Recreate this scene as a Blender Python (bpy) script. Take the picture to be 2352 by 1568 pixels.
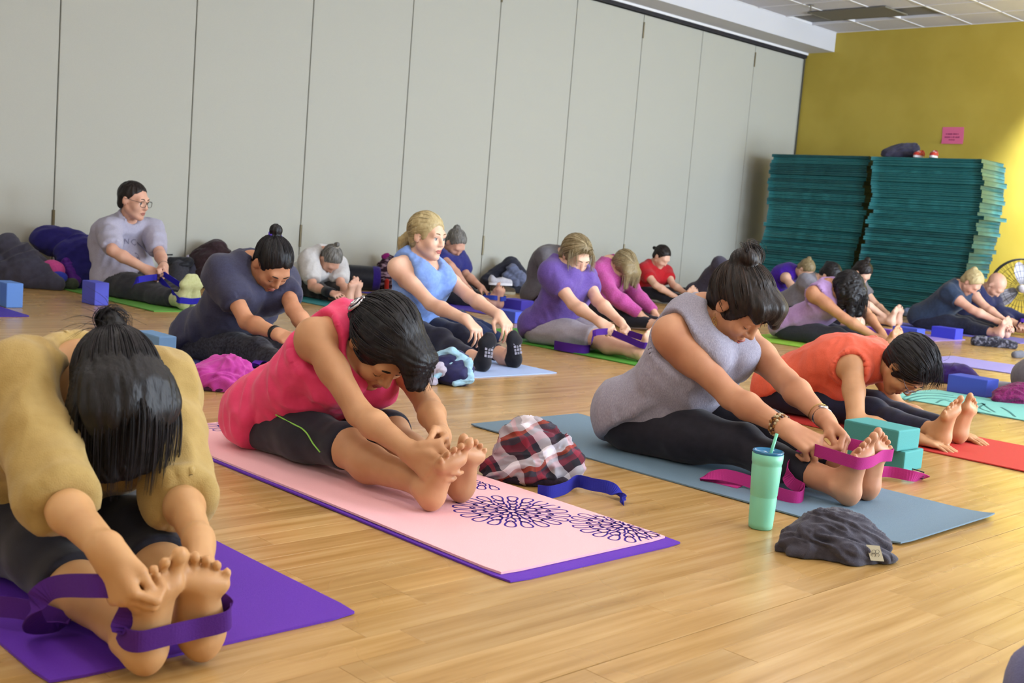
import bpy, bmesh, math, random
import numpy as np
from mathutils import Vector, Matrix
for _o in list(bpy.data.objects): bpy.data.objects.remove(_o)
SC = bpy.context.scene
COL = SC.collection

# ---------------------------------------------------------------- camera
# world: X runs along the folding partition (to the right and away), Y towards it, Z up, metres
F_PX, PITCH, ROLL, CAM_H, WALL_ANG = 2641.76, 0.110492, 0.0801137, 0.810916, 0.7753662
def _cam_axes():
    cp, sp = math.cos(PITCH), math.sin(PITCH)
    cr, sr = math.cos(ROLL), math.sin(ROLL)
    fwd = Vector((0, cp, -sp)); up = Vector((0, sp, cp)); rt = Vector((1, 0, 0))
    r2 = cr*rt + sr*up; u2 = -sr*rt + cr*up
    c, s = math.cos(WALL_ANG), math.sin(WALL_ANG)
    W = lambda v: Vector((c*v.x + s*v.y, -s*v.x + c*v.y, v.z))
    return W(r2), W(u2), W(fwd)
CR, CU, CF = _cam_axes()
cam_data = bpy.data.cameras.new('camera')
cam = bpy.data.objects.new('camera', cam_data); COL.objects.link(cam)
M = Matrix.Identity(4)
for i in range(3):
    M[i][0], M[i][1], M[i][2] = CR[i], CU[i], -CF[i]
M[0][3], M[1][3], M[2][3] = 0, 0, CAM_H
cam.matrix_world = M
cam_data.sensor_width = 36.0
cam_data.lens = F_PX/2352*36.0
cam_data.clip_start = 0.05
cam_data.dof.use_dof = True
cam_data.dof.focus_distance = 3.6
cam_data.dof.aperture_fstop = 7.0
SC.camera = cam
def ground_px(x, y, z=0.0):
    "the point at height z seen at photo pixel (x, y)"
    d = CR*((x-1176)/F_PX) + CU*(-(y-784)/F_PX) + CF
    t = (z-CAM_H)/d.z
    return Vector((d.x*t, d.y*t, z))

# ---------------------------------------------------------------- world, window light, exposure
world = bpy.data.worlds.new('world'); SC.world = world; world.use_nodes = True
bg = world.node_tree.nodes['Background']
bg.inputs[0].default_value = (0.75, 0.86, 1.0, 1); bg.inputs[1].default_value = 0.4
def area(name, loc, rot, sx, sy, power, color):
    l = bpy.data.lights.new(name, 'AREA'); l.shape = 'RECTANGLE'; l.size = sx; l.size_y = sy
    l.energy = power; l.color = color
    o = bpy.data.objects.new(name, l); COL.objects.link(o); o.location = loc; o.rotation_euler = rot
    return o
# daylight entering through the three windows of the wall that the class faces
WIN_Y = -3.2
WINDOWS = [(4.2, 6.6), (7.6, 10.0), (11.0, 13.2)]
for (_a, _b), _w in zip(WINDOWS, (330, 540, 820)):
    area('window_daylight', ((_a+_b)/2, WIN_Y+0.04, 1.75), (math.radians(90), 0, 0), _b-_a, 1.9, _w, (0.70, 0.83, 1.0))
vs = SC.view_settings
vs.view_transform = 'Standard'; vs.look = 'None'; vs.exposure = -0.10; vs.gamma = 1.0; vs.use_curve_mapping = False
# ---------------------------------------------------------------- helpers
RNG = random.Random(7)
def lin(c):
    if isinstance(c, str):
        c = tuple(int(c[i:i+2], 16)/255 for i in (0, 2, 4))
    return tuple((v/12.92 if v <= 0.04045 else ((v+0.055)/1.055)**2.4) for v in c[:3])
_MATS = {}
def mat(name, color, rough=0.7, spec=0.3, bump=0.0, bscale=200.0, color2=None, vscale=12.0, stretch=(1, 1, 1), metal=0.0, sheen=0.0, sss=0.0, detail=3.0, emit=None, alpha=None, vlow=0.35, vhigh=0.65, coat=0.0):
    if name in _MATS: return _MATS[name]
    m = bpy.data.materials.new(name); m.use_nodes = True; _MATS[name] = m
    nt = m.node_tree; b = nt.nodes['Principled BSDF']
    c = lin(color)
    b.inputs['Base Color'].default_value = (*c, 1)
    b.inputs['Roughness'].default_value = rough
    b.inputs['Specular IOR Level'].default_value = spec
    b.inputs['Metallic'].default_value = metal
    if sheen: b.inputs['Sheen Weight'].default_value = sheen; b.inputs['Sheen Roughness'].default_value = 0.5
    if coat: b.inputs['Coat Weight'].default_value = coat
    if sss:
        b.inputs['Subsurface Weight'].default_value = sss; b.inputs['Subsurface Radius'].default_value = (0.012, 0.005, 0.003); b.inputs['Subsurface Scale'].default_value = 1.0
    if emit:
        b.inputs['Emission Color'].default_value = (*lin(emit[0]), 1); b.inputs['Emission Strength'].default_value = emit[1]
    if color2 is not None or bump:
        tc = nt.nodes.new('ShaderNodeTexCoord'); mp = nt.nodes.new('ShaderNodeMapping'); mp.inputs['Scale'].default_value = stretch
        nt.links.new(tc.outputs['Object'], mp.inputs['Vector'])
    if color2 is not None:
        n = nt.nodes.new('ShaderNodeTexNoise'); n.inputs['Scale'].default_value = vscale; n.inputs['Detail'].default_value = detail
        nt.links.new(mp.outputs[0], n.inputs['Vector'])
        r = nt.nodes.new('ShaderNodeMapRange'); r.inputs['From Min'].default_value = vlow; r.inputs['From Max'].default_value = vhigh
        nt.links.new(n.outputs['Fac'], r.inputs['Value'])
        mx = nt.nodes.new('ShaderNodeMix'); mx.data_type = 'RGBA'
        mx.inputs[6].default_value = (*c, 1); mx.inputs[7].default_value = (*lin(color2), 1)
        nt.links.new(r.outputs[0], mx.inputs[0]); nt.links.new(mx.outputs[2], b.inputs['Base Color'])
    if bump:
        n2 = nt.nodes.new('ShaderNodeTexNoise'); n2.inputs['Scale'].default_value = bscale; n2.inputs['Detail'].default_value = 2.0
        nt.links.new(mp.outputs[0], n2.inputs['Vector'])
        bp = nt.nodes.new('ShaderNodeBump'); bp.inputs['Strength'].default_value = min(1.0, bump); bp.inputs['Distance'].default_value = 0.004
        nt.links.new(n2.outputs['Fac'], bp.inputs['Height']); nt.links.new(bp.outputs[0], b.inputs['Normal'])
    return m
def mesh_np(name, V, Q, smooth=True):
    "mesh from numpy vertices and quads (or triangles)"
    me = bpy.data.meshes.new(name); V = np.asarray(V, np.float32); Q = np.asarray(Q, np.int32)
    n, m, k = len(V), len(Q), Q.shape[1]
    me.vertices.add(n); me.vertices.foreach_set('co', V.ravel())
    me.loops.add(m*k); me.loops.foreach_set('vertex_index', Q.ravel())
    me.polygons.add(m); me.polygons.foreach_set('loop_start', np.arange(0, m*k, k, dtype=np.int32))
    me.polygons.foreach_set('loop_total', np.full(m, k, np.int32))
    me.polygons.foreach_set('use_smooth', np.full(m, smooth, bool))
    me.update(calc_edges=True); me.validate()
    return me
def link(name, me, material=None, parent=None, loc=None, label=None, category=None, group=None, kind=None):
    o = bpy.data.objects.new(name, me); COL.objects.link(o)
    if material is not None and me is not None:
        for x in (material if isinstance(material, (list, tuple)) else [material]): me.materials.append(x)
    if parent is not None: o.parent = parent
    if loc is not None: o.location = loc
    if label: o['label'] = label
    if category: o['category'] = category
    if group: o['group'] = group
    if kind: o['kind'] = kind
    return o
def empty(name, loc, label=None, category=None, group=None, kind=None, rotz=0.0):
    o = link(name, None, None, None, loc, label, category, group, kind); o.rotation_euler = (0, 0, rotz); o.empty_display_size = 0.1
    return o
class MB:
    "collects simple shapes into one mesh"
    def __init__(s): s.v = []; s.f = []; s.mi = []
    def add(s, verts, faces, mi=0):
        n = len(s.v); s.v += [tuple(v) for v in verts]; s.f += [tuple(n+i for i in f) for f in faces]; s.mi += [mi]*len(faces)
    def box(s, x0, x1, y0, y1, z0, z1, mi=0):
        s.add([(x0,y0,z0),(x1,y0,z0),(x1,y1,z0),(x0,y1,z0),(x0,y0,z1),(x1,y0,z1),(x1,y1,z1),(x0,y1,z1)],
              [(0,3,2,1),(4,5,6,7),(0,1,5,4),(1,2,6,5),(2,3,7,6),(3,0,4,7)], mi)
    def tube(s, pts, r, n=8, mi=0, closed=False, caps=True):
        pts = [Vector(p) for p in pts]; m = len(pts); rs = r if isinstance(r, (list, tuple)) else [r]*m
        vs = []; prev = None
        for i, p in enumerate(pts):
            a = pts[(i-1) % m] if (closed or i > 0) else p; b = pts[(i+1) % m] if (closed or i < m-1) else p
            t = (b-a).normalized()
            if prev is None: u = t.orthogonal().normalized()
            else:
                u = prev - t*prev.dot(t); u = u.normalized() if u.length > 1e-6 else t.orthogonal().normalized()
            prev = u; w = t.cross(u)
            for k in range(n):
                an = 2*math.pi*k/n; vs.append(p + (u*math.cos(an)+w*math.sin(an))*rs[i])
        fs = []
        for i in range(m if closed else m-1):
            j = (i+1) % m
            for k in range(n):
                k2 = (k+1) % n; fs.append((i*n+k, i*n+k2, j*n+k2, j*n+k))
        if caps and not closed: fs.append(tuple(range(n))[::-1]); fs.append(tuple((m-1)*n+k for k in range(n)))
        s.add(vs, fs, mi)
    def lathe(s, prof, n=32, center=(0, 0, 0), mi=0, axis='z'):
        vs = []; fs = []
        for (r, z) in prof:
            for k in range(n):
                a = 2*math.pi*k/n
                q = (r*math.cos(a), r*math.sin(a), z) if axis == 'z' else (r*math.cos(a), z, r*math.sin(a))
                vs.append((q[0]+center[0], q[1]+center[1], q[2]+center[2]))
        for i in range(len(prof)-1):
            for k in range(n):
                k2 = (k+1) % n; fs.append((i*n+k, i*n+k2, (i+1)*n+k2, (i+1)*n+k))
        s.add(vs, fs, mi)
    def ribbon(s, pts, width, thick=0.0022, mi=0):
        "pts: list of (point, width direction); a flat webbing band"
        m = len(pts); vs = []; fs = []
        P = [Vector(p) for p, _ in pts]
        for i in range(m):
            t = (P[min(i+1, m-1)] - P[max(i-1, 0)]).normalized(); w = Vector(pts[i][1]); w = (w - t*w.dot(t)).normalized(); nn = t.cross(w)
            for a, b in ((-1, -1), (1, -1), (1, 1), (-1, 1)): vs.append(P[i] + w*(a*width/2) + nn*(b*thick/2))
        for i in range(m-1):
            for k in range(4): k2 = (k+1) % 4; fs.append((i*4+k, i*4+k2, i*4+4+k2, i*4+4+k))
        fs += [(3, 2, 1, 0), tuple((m-1)*4+k for k in range(4))]
        s.add(vs, fs, mi)
    def mesh(s, name, smooth=False):
        me = bpy.data.meshes.new(name); me.from_pydata(s.v, [], s.f)
        me.polygons.foreach_set('material_index', np.array(s.mi, np.int32))
        if smooth: me.polygons.foreach_set('use_smooth', np.ones(len(s.f), bool))
        me.update(); return me
    def build(s, name, material, parent=None, smooth=False, **kw):
        return link(name, s.mesh(name, smooth), material, parent, **kw)
def smooth_path(pts, n=10):
    "Catmull-Rom through points"
    P = [np.array(p, float) for p in pts]; P = [2*P[0]-P[1]] + P + [2*P[-1]-P[-2]]; out = []
    for i in range(1, len(P)-2):
        for k in range(n):
            t = k/n; a, b, c, d = P[i-1:i+3]
            out.append(0.5*((2*b)+(-a+c)*t+(2*a-5*b+4*c-d)*t*t+(-a+3*b-3*c+d)*t**3))
    out.append(P[-2]); return [tuple(o) for o in out]
def bevel_box(name, sx, sy, sz, r=0.004, seg=2):
    bm = bmesh.new(); bmesh.ops.create_cube(bm, size=1.0)
    bmesh.ops.scale(bm, vec=(sx, sy, sz), verts=bm.verts)
    bmesh.ops.bevel(bm, geom=list(bm.edges), offset=r, segments=seg, profile=0.6, affect='EDGES')
    me = bpy.data.meshes.new(name); bm.to_mesh(me); bm.free()
    for p in me.polygons: p.use_smooth = False
    return me

# ---- smooth distance fields, polygonised with surface nets
def N(v):
    v = np.asarray(v, float); l = np.linalg.norm(v); return v/l if l > 1e-9 else v
def _hash(i, j, k):
    h = (i.astype(np.int64)*374761393 + j.astype(np.int64)*668265263 + k.astype(np.int64)*2147483647) & 0x7fffffff
    h = ((h ^ (h >> 13))*1274126177) & 0x7fffffff
    return ((h ^ (h >> 16)) & 0xffff)/65535.0
def vnoise(P):
    P = np.asarray(P, float); I = np.floor(P).astype(np.int64); f = P-I; f = f*f*(3-2*f); r = 0
    for a in (0, 1):
        for b in (0, 1):
            for c in (0, 1):
                w = (f[:, 0] if a else 1-f[:, 0])*(f[:, 1] if b else 1-f[:, 1])*(f[:, 2] if c else 1-f[:, 2])
                r = r + w*_hash(I[:, 0]+a, I[:, 1]+b, I[:, 2]+c)
    return r*2-1
def ridged(P): return 1-2*np.abs(vnoise(P))
class SDF:
    def __init__(s): s.p = []
    def cap(s, a, b, ra, rb=None, k=0.02, w=None, q=1.0, neg=False):
        s.p.append(('c', np.array(a, float), np.array(b, float), ra, ra if rb is None else rb, k, None if w is None else N(w), q, neg)); return s
    def ell(s, c, r, R=None, k=0.02, neg=False):
        "ellipsoid; R = rows of unit axes"
        r = np.array(r, float)*np.ones(3)
        s.p.append(('e', np.array(c, float), r, np.eye(3) if R is None else np.array(R, float), k, neg)); return s
    def plane(s, pt, n, k=0.004):
        "cut away the side the normal points to"
        s.p.append(('p', np.array(pt, float), N(n), k)); return s
    def bounds(s):
        lo = np.full(3, 1e9); hi = np.full(3, -1e9)
        for p in s.p:
            if p[0] == 'c' and not p[8]:
                R = max(p[3], p[4])*max(1, p[7]); lo = np.minimum(lo, np.minimum(p[1], p[2])-R); hi = np.maximum(hi, np.maximum(p[1], p[2])+R)
            elif p[0] == 'e' and not p[5]:
                R = p[2].max(); lo = np.minimum(lo, p[1]-R); hi = np.maximum(hi, p[1]+R)
        return lo, hi
    def field(s, g):
        F = np.full(g.dims, 0.3, np.float32)
        for p in s.p:
            if p[0] == 'p':
                X, Y, Z = g.axes(); n = p[2]
                d = ((X-p[1][0])*n[0]+(Y-p[1][1])*n[1]+(Z-p[1][2])*n[2]).astype(np.float32)
                k = p[3]; h = np.clip(0.5+0.5*(F-d)/k, 0, 1); F = d*(1-h)+F*h+k*h*(1-h); continue
            if p[0] == 'c':
                _, a, b, ra, rb, k, w, q, neg = p; R = max(ra, rb)*max(1, q)+0.035+k
                lo = np.minimum(a, b)-R; hi = np.maximum(a, b)+R
            else:
                _, c, r, A, k, neg = p; R = r.max()+0.035+k; lo = c-R; hi = c+R
            sl, X, Y, Z = g.block(lo, hi)
            if sl is None: continue
            if p[0] == 'c':
                x = X-a[0]; y = Y-a[1]; z = Z-a[2]; ba = b-a
                if w is not None and q != 1.0:
                    t = (x*w[0]+y*w[1]+z*w[2])*(1-1/q); x = x-t*w[0]; y = y-t*w[1]; z = z-t*w[2]; ba = ba-w*(ba@w)*(1-1/q)
                L = max(ba@ba, 1e-9); h = np.clip((x*ba[0]+y*ba[1]+z*ba[2])/L, 0, 1)
                d = np.sqrt((x-h*ba[0])**2+(y-h*ba[1])**2+(z-h*ba[2])**2)-(ra+(rb-ra)*h)
            else:
                x = X-c[0]; y = Y-c[1]; z = Z-c[2]
                u = [(x*A[i][0]+y*A[i][1]+z*A[i][2]) for i in range(3)]
                k0 = np.sqrt(sum((u[i]/r[i])**2 for i in range(3))); k1 = np.sqrt(sum((u[i]/r[i]**2)**2 for i in range(3)))
                d = k0*(k0-1)/np.maximum(k1, 1e-6)
            d = d.astype(np.float32); f = F[sl]
            if neg:
                e = -d; h = np.clip(0.5+0.5*(f-e)/k, 0, 1); F[sl] = e*(1-h)+f*h+k*h*(1-h)
            else:
                h = np.clip(0.5+0.5*(f-d)/k, 0, 1); F[sl] = f*(1-h)+d*h-k*h*(1-h)
        return F
class Grid:
    def __init__(g, lo, hi, vox, pad=0.03):
        g.lo = np.array(lo)-pad; g.vox = vox; g.dims = tuple(int(math.ceil((hi[i]+pad-g.lo[i])/vox))+1 for i in range(3))
    def axes(g):
        r = [(g.lo[i]+np.arange(g.dims[i])*g.vox).astype(np.float32) for i in range(3)]
        return r[0][:, None, None], r[1][None, :, None], r[2][None, None, :]
    def block(g, lo, hi):
        a = np.maximum(0, np.floor((lo-g.lo)/g.vox).astype(int)); b = np.minimum(g.dims, np.ceil((hi-g.lo)/g.vox).astype(int)+1)
        if (b <= a).any(): return None, 0, 0, 0
        r = [(g.lo[i]+np.arange(a[i], b[i])*g.vox).astype(np.float32) for i in range(3)]
        return tuple(slice(a[i], b[i]) for i in range(3)), r[0][:, None, None], r[1][None, :, None], r[2][None, None, :]
def smin(a, b, k):
    h = np.clip(0.5+0.5*(b-a)/k, 0, 1); return b*(1-h)+a*h-k*h*(1-h)
def smax(a, b, k): return -smin(-a, -b, k)
def nets(F, g):
    F = F.copy(); F[0] = F[-1] = 1; F[:, 0] = F[:, -1] = 1; F[:, :, 0] = F[:, :, -1] = 1
    S = F < 0
    c = np.zeros(tuple(d-1 for d in F.shape), np.int8)
    for i in (0, 1):
        for j in (0, 1):
            for k in (0, 1):
                c += S[i:i+c.shape[0], j:j+c.shape[1], k:k+c.shape[2]]
    act = (c > 0) & (c < 8); I, J, K = np.nonzero(act)
    idx = np.full(c.shape, -1, np.int32); idx[I, J, K] = np.arange(len(I))
    acc = np.zeros((len(I), 3)); cnt = np.zeros(len(I)); base = np.stack([I, J, K], 1).astype(float)
    corners = [(a, b, d) for a in (0, 1) for b in (0, 1) for d in (0, 1)]
    val = {q: F[I+q[0], J+q[1], K+q[2]] for q in corners}
    for q in corners:
        for ax in range(3):
            if q[ax]: continue
            p = list(q); p[ax] = 1; p = tuple(p); a, b = val[q], val[p]; m = (a < 0) != (b < 0)
            t = np.where(m, a/np.where(m, a-b, 1), 0); pos = np.array(q, float)[None, :]*np.ones((len(I), 1)); pos[:, ax] += t
            acc += pos*m[:, None]; cnt += m
    V = g.lo + (base + acc/cnt[:, None])*g.vox
    quads = []
    for ax in range(3):
        sl0 = [slice(None)]*3; sl1 = [slice(None)]*3; sl0[ax] = slice(0, -1); sl1[ax] = slice(1, None)
        A, B = S[tuple(sl0)], S[tuple(sl1)]; x = np.stack(np.nonzero(A != B), 1)
        o1, o2 = [(1, 2), (2, 0), (0, 1)][ax]
        x = x[(x[:, o1] > 0) & (x[:, o2] > 0) & (x[:, o1] < c.shape[o1]) & (x[:, o2] < c.shape[o2])]
        def at(d1, d2):
            y = x.copy(); y[:, o1] -= d1; y[:, o2] -= d2; return idx[y[:, 0], y[:, 1], y[:, 2]]
        q = np.stack([at(1, 1), at(0, 1), at(0, 0), at(1, 0)], 1)
        ins = A[x[:, 0], x[:, 1], x[:, 2]]; q[~ins] = q[~ins][:, ::-1]; quads.append(q)
    return V, np.concatenate(quads)
def vert_normals(V, Q):
    n = np.cross(V[Q[:, 2]]-V[Q[:, 0]], V[Q[:, 3]]-V[Q[:, 1]]); out = np.zeros_like(V)
    for i in range(4): np.add.at(out, Q[:, i], n)
    return out/np.maximum(np.linalg.norm(out, axis=1, keepdims=True), 1e-12)
def relax(V, Q, it=2, lam=0.5):
    for _ in range(it):
        acc = np.zeros_like(V); cnt = np.zeros(len(V))
        for i in range(4):
            a, b = Q[:, i], Q[:, (i+1) % 4]; np.add.at(acc, a, V[b]); np.add.at(cnt, a, 1); np.add.at(acc, b, V[a]); np.add.at(cnt, b, 1)
        V = V + lam*(acc/np.maximum(cnt, 1)[:, None]-V)
    return V
def sdf_mesh(name, F, g, origin, disp=None, it=1):
    V, Q = nets(F, g)
    if len(V) == 0: return None
    if it: V = relax(V, Q, it, 0.5)
    if disp is not None:
        V = V + vert_normals(V, Q)*disp(V)[:, None]
    return mesh_np(name, V-np.array(origin), Q)
# ---------------------------------------------------------------- room
WALL_Y, YEL_X, CEIL_Z, BACK_X = 8.8, 13.72, 3.51, -3.5
def plank_material():
    m = bpy.data.materials.new('maple_boards'); m.use_nodes = True; nt = m.node_tree; b = nt.nodes['Principled BSDF']
    at = nt.nodes.new('ShaderNodeAttribute'); at.attribute_name = 'tone'
    tc = nt.nodes.new('ShaderNodeTexCoord'); mp = nt.nodes.new('ShaderNodeMapping'); mp.inputs['Scale'].default_value = (1.6, 26, 1)
    nt.links.new(tc.outputs['Object'], mp.inputs['Vector'])
    ad = nt.nodes.new('ShaderNodeVectorMath'); ad.operation = 'ADD'; nt.links.new(mp.outputs[0], ad.inputs[0])
    cx = nt.nodes.new('ShaderNodeCombineXYZ'); mu = nt.nodes.new('ShaderNodeMath'); mu.operation = 'MULTIPLY'; mu.inputs[1].default_value = 47.0
    nt.links.new(at.outputs['Fac'], mu.inputs[0]); nt.links.new(mu.outputs[0], cx.inputs[2]); nt.links.new(cx.outputs[0], ad.inputs[1])
    n = nt.nodes.new('ShaderNodeTexNoise'); n.inputs['Scale'].default_value = 1.3; n.inputs['Detail'].default_value = 5; nt.links.new(ad.outputs[0], n.inputs['Vector'])
    cr = nt.nodes.new('ShaderNodeValToRGB'); el = cr.color_ramp.elements
    el[0].position = 0.3; el[0].color = (*lin('a17c44'), 1); el[1].position = 0.72; el[1].color = (*lin('c2a06a'), 1)
    e = cr.color_ramp.elements.new(0.5); e.color = (*lin('b38e56'), 1)
    nt.links.new(n.outputs['Fac'], cr.inputs[0])
    hv = nt.nodes.new('ShaderNodeHueSaturation'); mr = nt.nodes.new('ShaderNodeMapRange'); mr.inputs['To Min'].default_value = 0.90; mr.inputs['To Max'].default_value = 1.07
    nt.links.new(at.outputs['Fac'], mr.inputs['Value']); nt.links.new(mr.outputs[0], hv.inputs['Value']); nt.links.new(cr.outputs[0], hv.inputs['Color'])
    nt.links.new(hv.outputs[0], b.inputs['Base Color'])
    b.inputs['Roughness'].default_value = 0.34; b.inputs['Specular IOR Level'].default_value = 0.45
    n2 = nt.nodes.new('ShaderNodeTexNoise'); n2.inputs['Scale'].default_value = 3.0; nt.links.new(tc.outputs['Object'], n2.inputs['Vector'])
    m2 = nt.nodes.new('ShaderNodeMapRange'); m2.inputs['To Min'].default_value = 0.20; m2.inputs['To Max'].default_value = 0.33; nt.links.new(n2.outputs['Fac'], m2.inputs['Value']); nt.links.new(m2.outputs[0], b.inputs['Roughness'])
    return m
def build_floor():
    fl = MB(); fl.box(BACK_X, YEL_X+0.1, WIN_Y-0.1, WALL_Y+0.1, -0.12, -0.014)
    floor = fl.build('floor', mat('floor_screed', '6b5230', 0.9), kind='structure')
    floor['label'] = 'pale maple strip floor of the studio'
    pm = plank_material(); rng = random.Random(11); W = 0.083; rows = int((WALL_Y-WIN_Y)/W)+1; planks = []
    for r in range(rows):
        y0 = 1.316+W*math.floor((WIN_Y-1.316)/W)+r*W
        x = BACK_X-rng.uniform(0, 1.2)
        while x < YEL_X:
            l = rng.uniform(0.55, 1.5); x1 = min(x+l, YEL_X+0.05); planks.append((max(x, BACK_X), x1, y0, y0+W, rng.random())); x += l
    def key(p):
        x = (p[0]+p[1])/2; y = (p[2]+p[3])/2; d = math.hypot(x, y)
        if x < 0.2 or y < 0.3: return 50+d
        v = Vector((x, y, -CAM_H)); zc = v.dot(CF)
        px = 1176+F_PX*v.dot(CR)/zc if zc > 0.1 else 1e9; py = 784-F_PX*v.dot(CU)/zc if zc > 0.1 else 1e9
        return d if (-150 < px < 2500 and py < 1720) else 50+d
    planks.sort(key=key)
    gap = 0.0004
    def plank_geo(mb, p):
        x0, x1, y0, y1, t = p; g2 = 0.0022 if abs(y0-1.316) < 0.01 else gap; b = 0.0006; dz = (t-0.5)*0.00015
        a = (x0+gap, x1-gap, y0+g2, y1-gap)
        mb.add([(a[0], a[2], -0.014), (a[1], a[2], -0.014), (a[1], a[3], -0.014), (a[0], a[3], -0.014),
                (a[0], a[2], dz-b*0.5), (a[1], a[2], dz-b*0.5), (a[1], a[3], dz-b*0.5), (a[0], a[3], dz-b*0.5),
                (a[0]+b, a[2]+b, dz), (a[1]-b, a[2]+b, dz), (a[1]-b, a[3]-b, dz), (a[0]+b, a[3]-b, dz)],
               [(0, 1, 5, 4), (1, 2, 6, 5), (2, 3, 7, 6), (3, 0, 4, 7), (4, 5, 9, 8), (5, 6, 10, 9), (6, 7, 11, 10), (7, 4, 8, 11), (8, 9, 10, 11)])
    for p in planks[:300]:
        mb = MB(); plank_geo(mb, p); ob = mb.build('plank', pm, floor); at = ob.data.attributes.new('tone', 'FLOAT', 'FACE'); at.data.foreach_set('value', [p[4]]*9)
    mb = MB(); tv = []
    for p in planks[300:]: plank_geo(mb, p); tv += [p[4]]*9
    ob = mb.build('planks', pm, floor, kind='stuff'); ob.data.attributes.new('tone', 'FLOAT', 'FACE').data.foreach_set('value', tv)
build_floor()

def build_partition():
    fab = mat('partition_vinyl', 'aaa99e', rough=0.75, spec=0.25, color2='b2b1a6', vscale=700, bump=0.5, bscale=900)
    w = MB(); w.box(BACK_X, YEL_X+0.12, WALL_Y+0.03, WALL_Y+0.15, 0, CEIL_Z+0.1)
    wall = w.build('wall_back', mat('partition_core', '55524a', 0.9), kind='structure'); wall['label'] = 'folding fabric-covered partition wall behind the class'
    PW = 1.1175; x = 3.62-PW*7; i = 0; seam = 0
    dark = mat('dark_track', '26252b', 0.5); rub = mat('rubber_sweep', '17171a', 0.6); brass = mat('old_brass', '6f6650', 0.4, metal=0.7)
    while x < YEL_X-0.02:
        x1 = min(x+PW, YEL_X-0.012); hinged = (i % 2 == 1)
        me = bevel_box('panel', x1-x-(0.010 if hinged else 0.006), 0.05, 3.12, 0.004, 1)
        p = link('panel', me, fab, wall, ((x+x1)/2, WALL_Y+0.025, 0.065+1.56))
        sw = MB(); sw.box(x+0.004, x1-0.004, WALL_Y-0.004, WALL_Y+0.04, 0.002, 0.066)
        sw.build('bottom_sweep', rub, wall)
        if hinged:
            for z0, z1 in ((0.36, 0.56), (2.92, 3.10)):
                h = MB(); h.tube([(x, WALL_Y-0.006, z0), (x, WALL_Y-0.006, z1)], 0.011, 8); h.build('hinge', brass, wall)
        x += PW; i += 1
    t = MB(); t.box(BACK_X, YEL_X, WALL_Y-0.03, WALL_Y+0.03, 3.195, 3.262); t.build('track', dark, wall)
    t = MB(); t.box(BACK_X, YEL_X, WALL_Y-0.045, WALL_Y-0.03, 3.235, 3.266); t.build('track_lip', mat('white_metal', 'd8d8da', 0.4), wall)
    e = MB(); e.box(YEL_X-0.03, YEL_X-0.004, WALL_Y-0.012, WALL_Y+0.03, 0, 3.2); e.build('jamb', mat('jamb_grey', '4a483f', 0.5), wall)
build_partition()
def build_walls():
    yel = mat('yellow_paint', 'b09a3c', rough=0.55, spec=0.35, color2='b8a244', vscale=2.0, bump=0.12, bscale=180)
    w = MB(); w.box(YEL_X, YEL_X+0.15, WIN_Y-0.15, WALL_Y+0.15, 0, CEIL_Z+0.1)
    wr = w.build('wall_right', yel, kind='structure'); wr['label'] = 'mustard yellow painted end wall'
    white = mat('white_paint', 'c2c2c6', rough=0.6, spec=0.3)
    s = MB(); s.box(BACK_X, YEL_X, 8.365, WALL_Y+0.15, 3.262, CEIL_Z+0.1)
    so = s.build('trim_1', white, kind='structure'); so['label'] = 'white soffit above the partition track'
    # wall with the windows, behind the photographer's right shoulder
    w = MB(); xs = [BACK_X]+[v for a in WINDOWS for v in a]+[YEL_X]
    for i in range(0, len(xs), 2): w.box(xs[i], xs[i+1], WIN_Y-0.15, WIN_Y, 0, CEIL_Z)
    for a, b in WINDOWS: w.box(a, b, WIN_Y-0.15, WIN_Y, 0, 0.8); w.box(a, b, WIN_Y-0.15, WIN_Y, 2.7, CEIL_Z)
    wf = w.build('wall_front', mat('cream_paint', 'e4e1d6', 0.7), kind='structure')
    for i, (a, b) in enumerate(WINDOWS):
        f = MB(); f.box(a, b, WIN_Y-0.1, WIN_Y-0.05, 0.8, 0.86); f.box(a, b, WIN_Y-0.1, WIN_Y-0.05, 2.64, 2.7); f.box(a, a+0.06, WIN_Y-0.1, WIN_Y-0.05, 0.86, 2.64); f.box(b-0.06, b, WIN_Y-0.1, WIN_Y-0.05, 0.86, 2.64); f.box((a+b)/2-0.03, (a+b)/2+0.03, WIN_Y-0.1, WIN_Y-0.05, 0.86, 2.64)
        f.build('window_%d' % (i+1), mat('white_metal', 'd8d8da', 0.4), kind='structure')
    w = MB(); w.box(BACK_X-0.15, BACK_X, WIN_Y-0.15, WALL_Y+0.15, 0, CEIL_Z+0.1); w.build('wall_left', mat('cream_paint', 'e4e1d6', 0.7), kind='structure')
build_walls()
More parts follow.
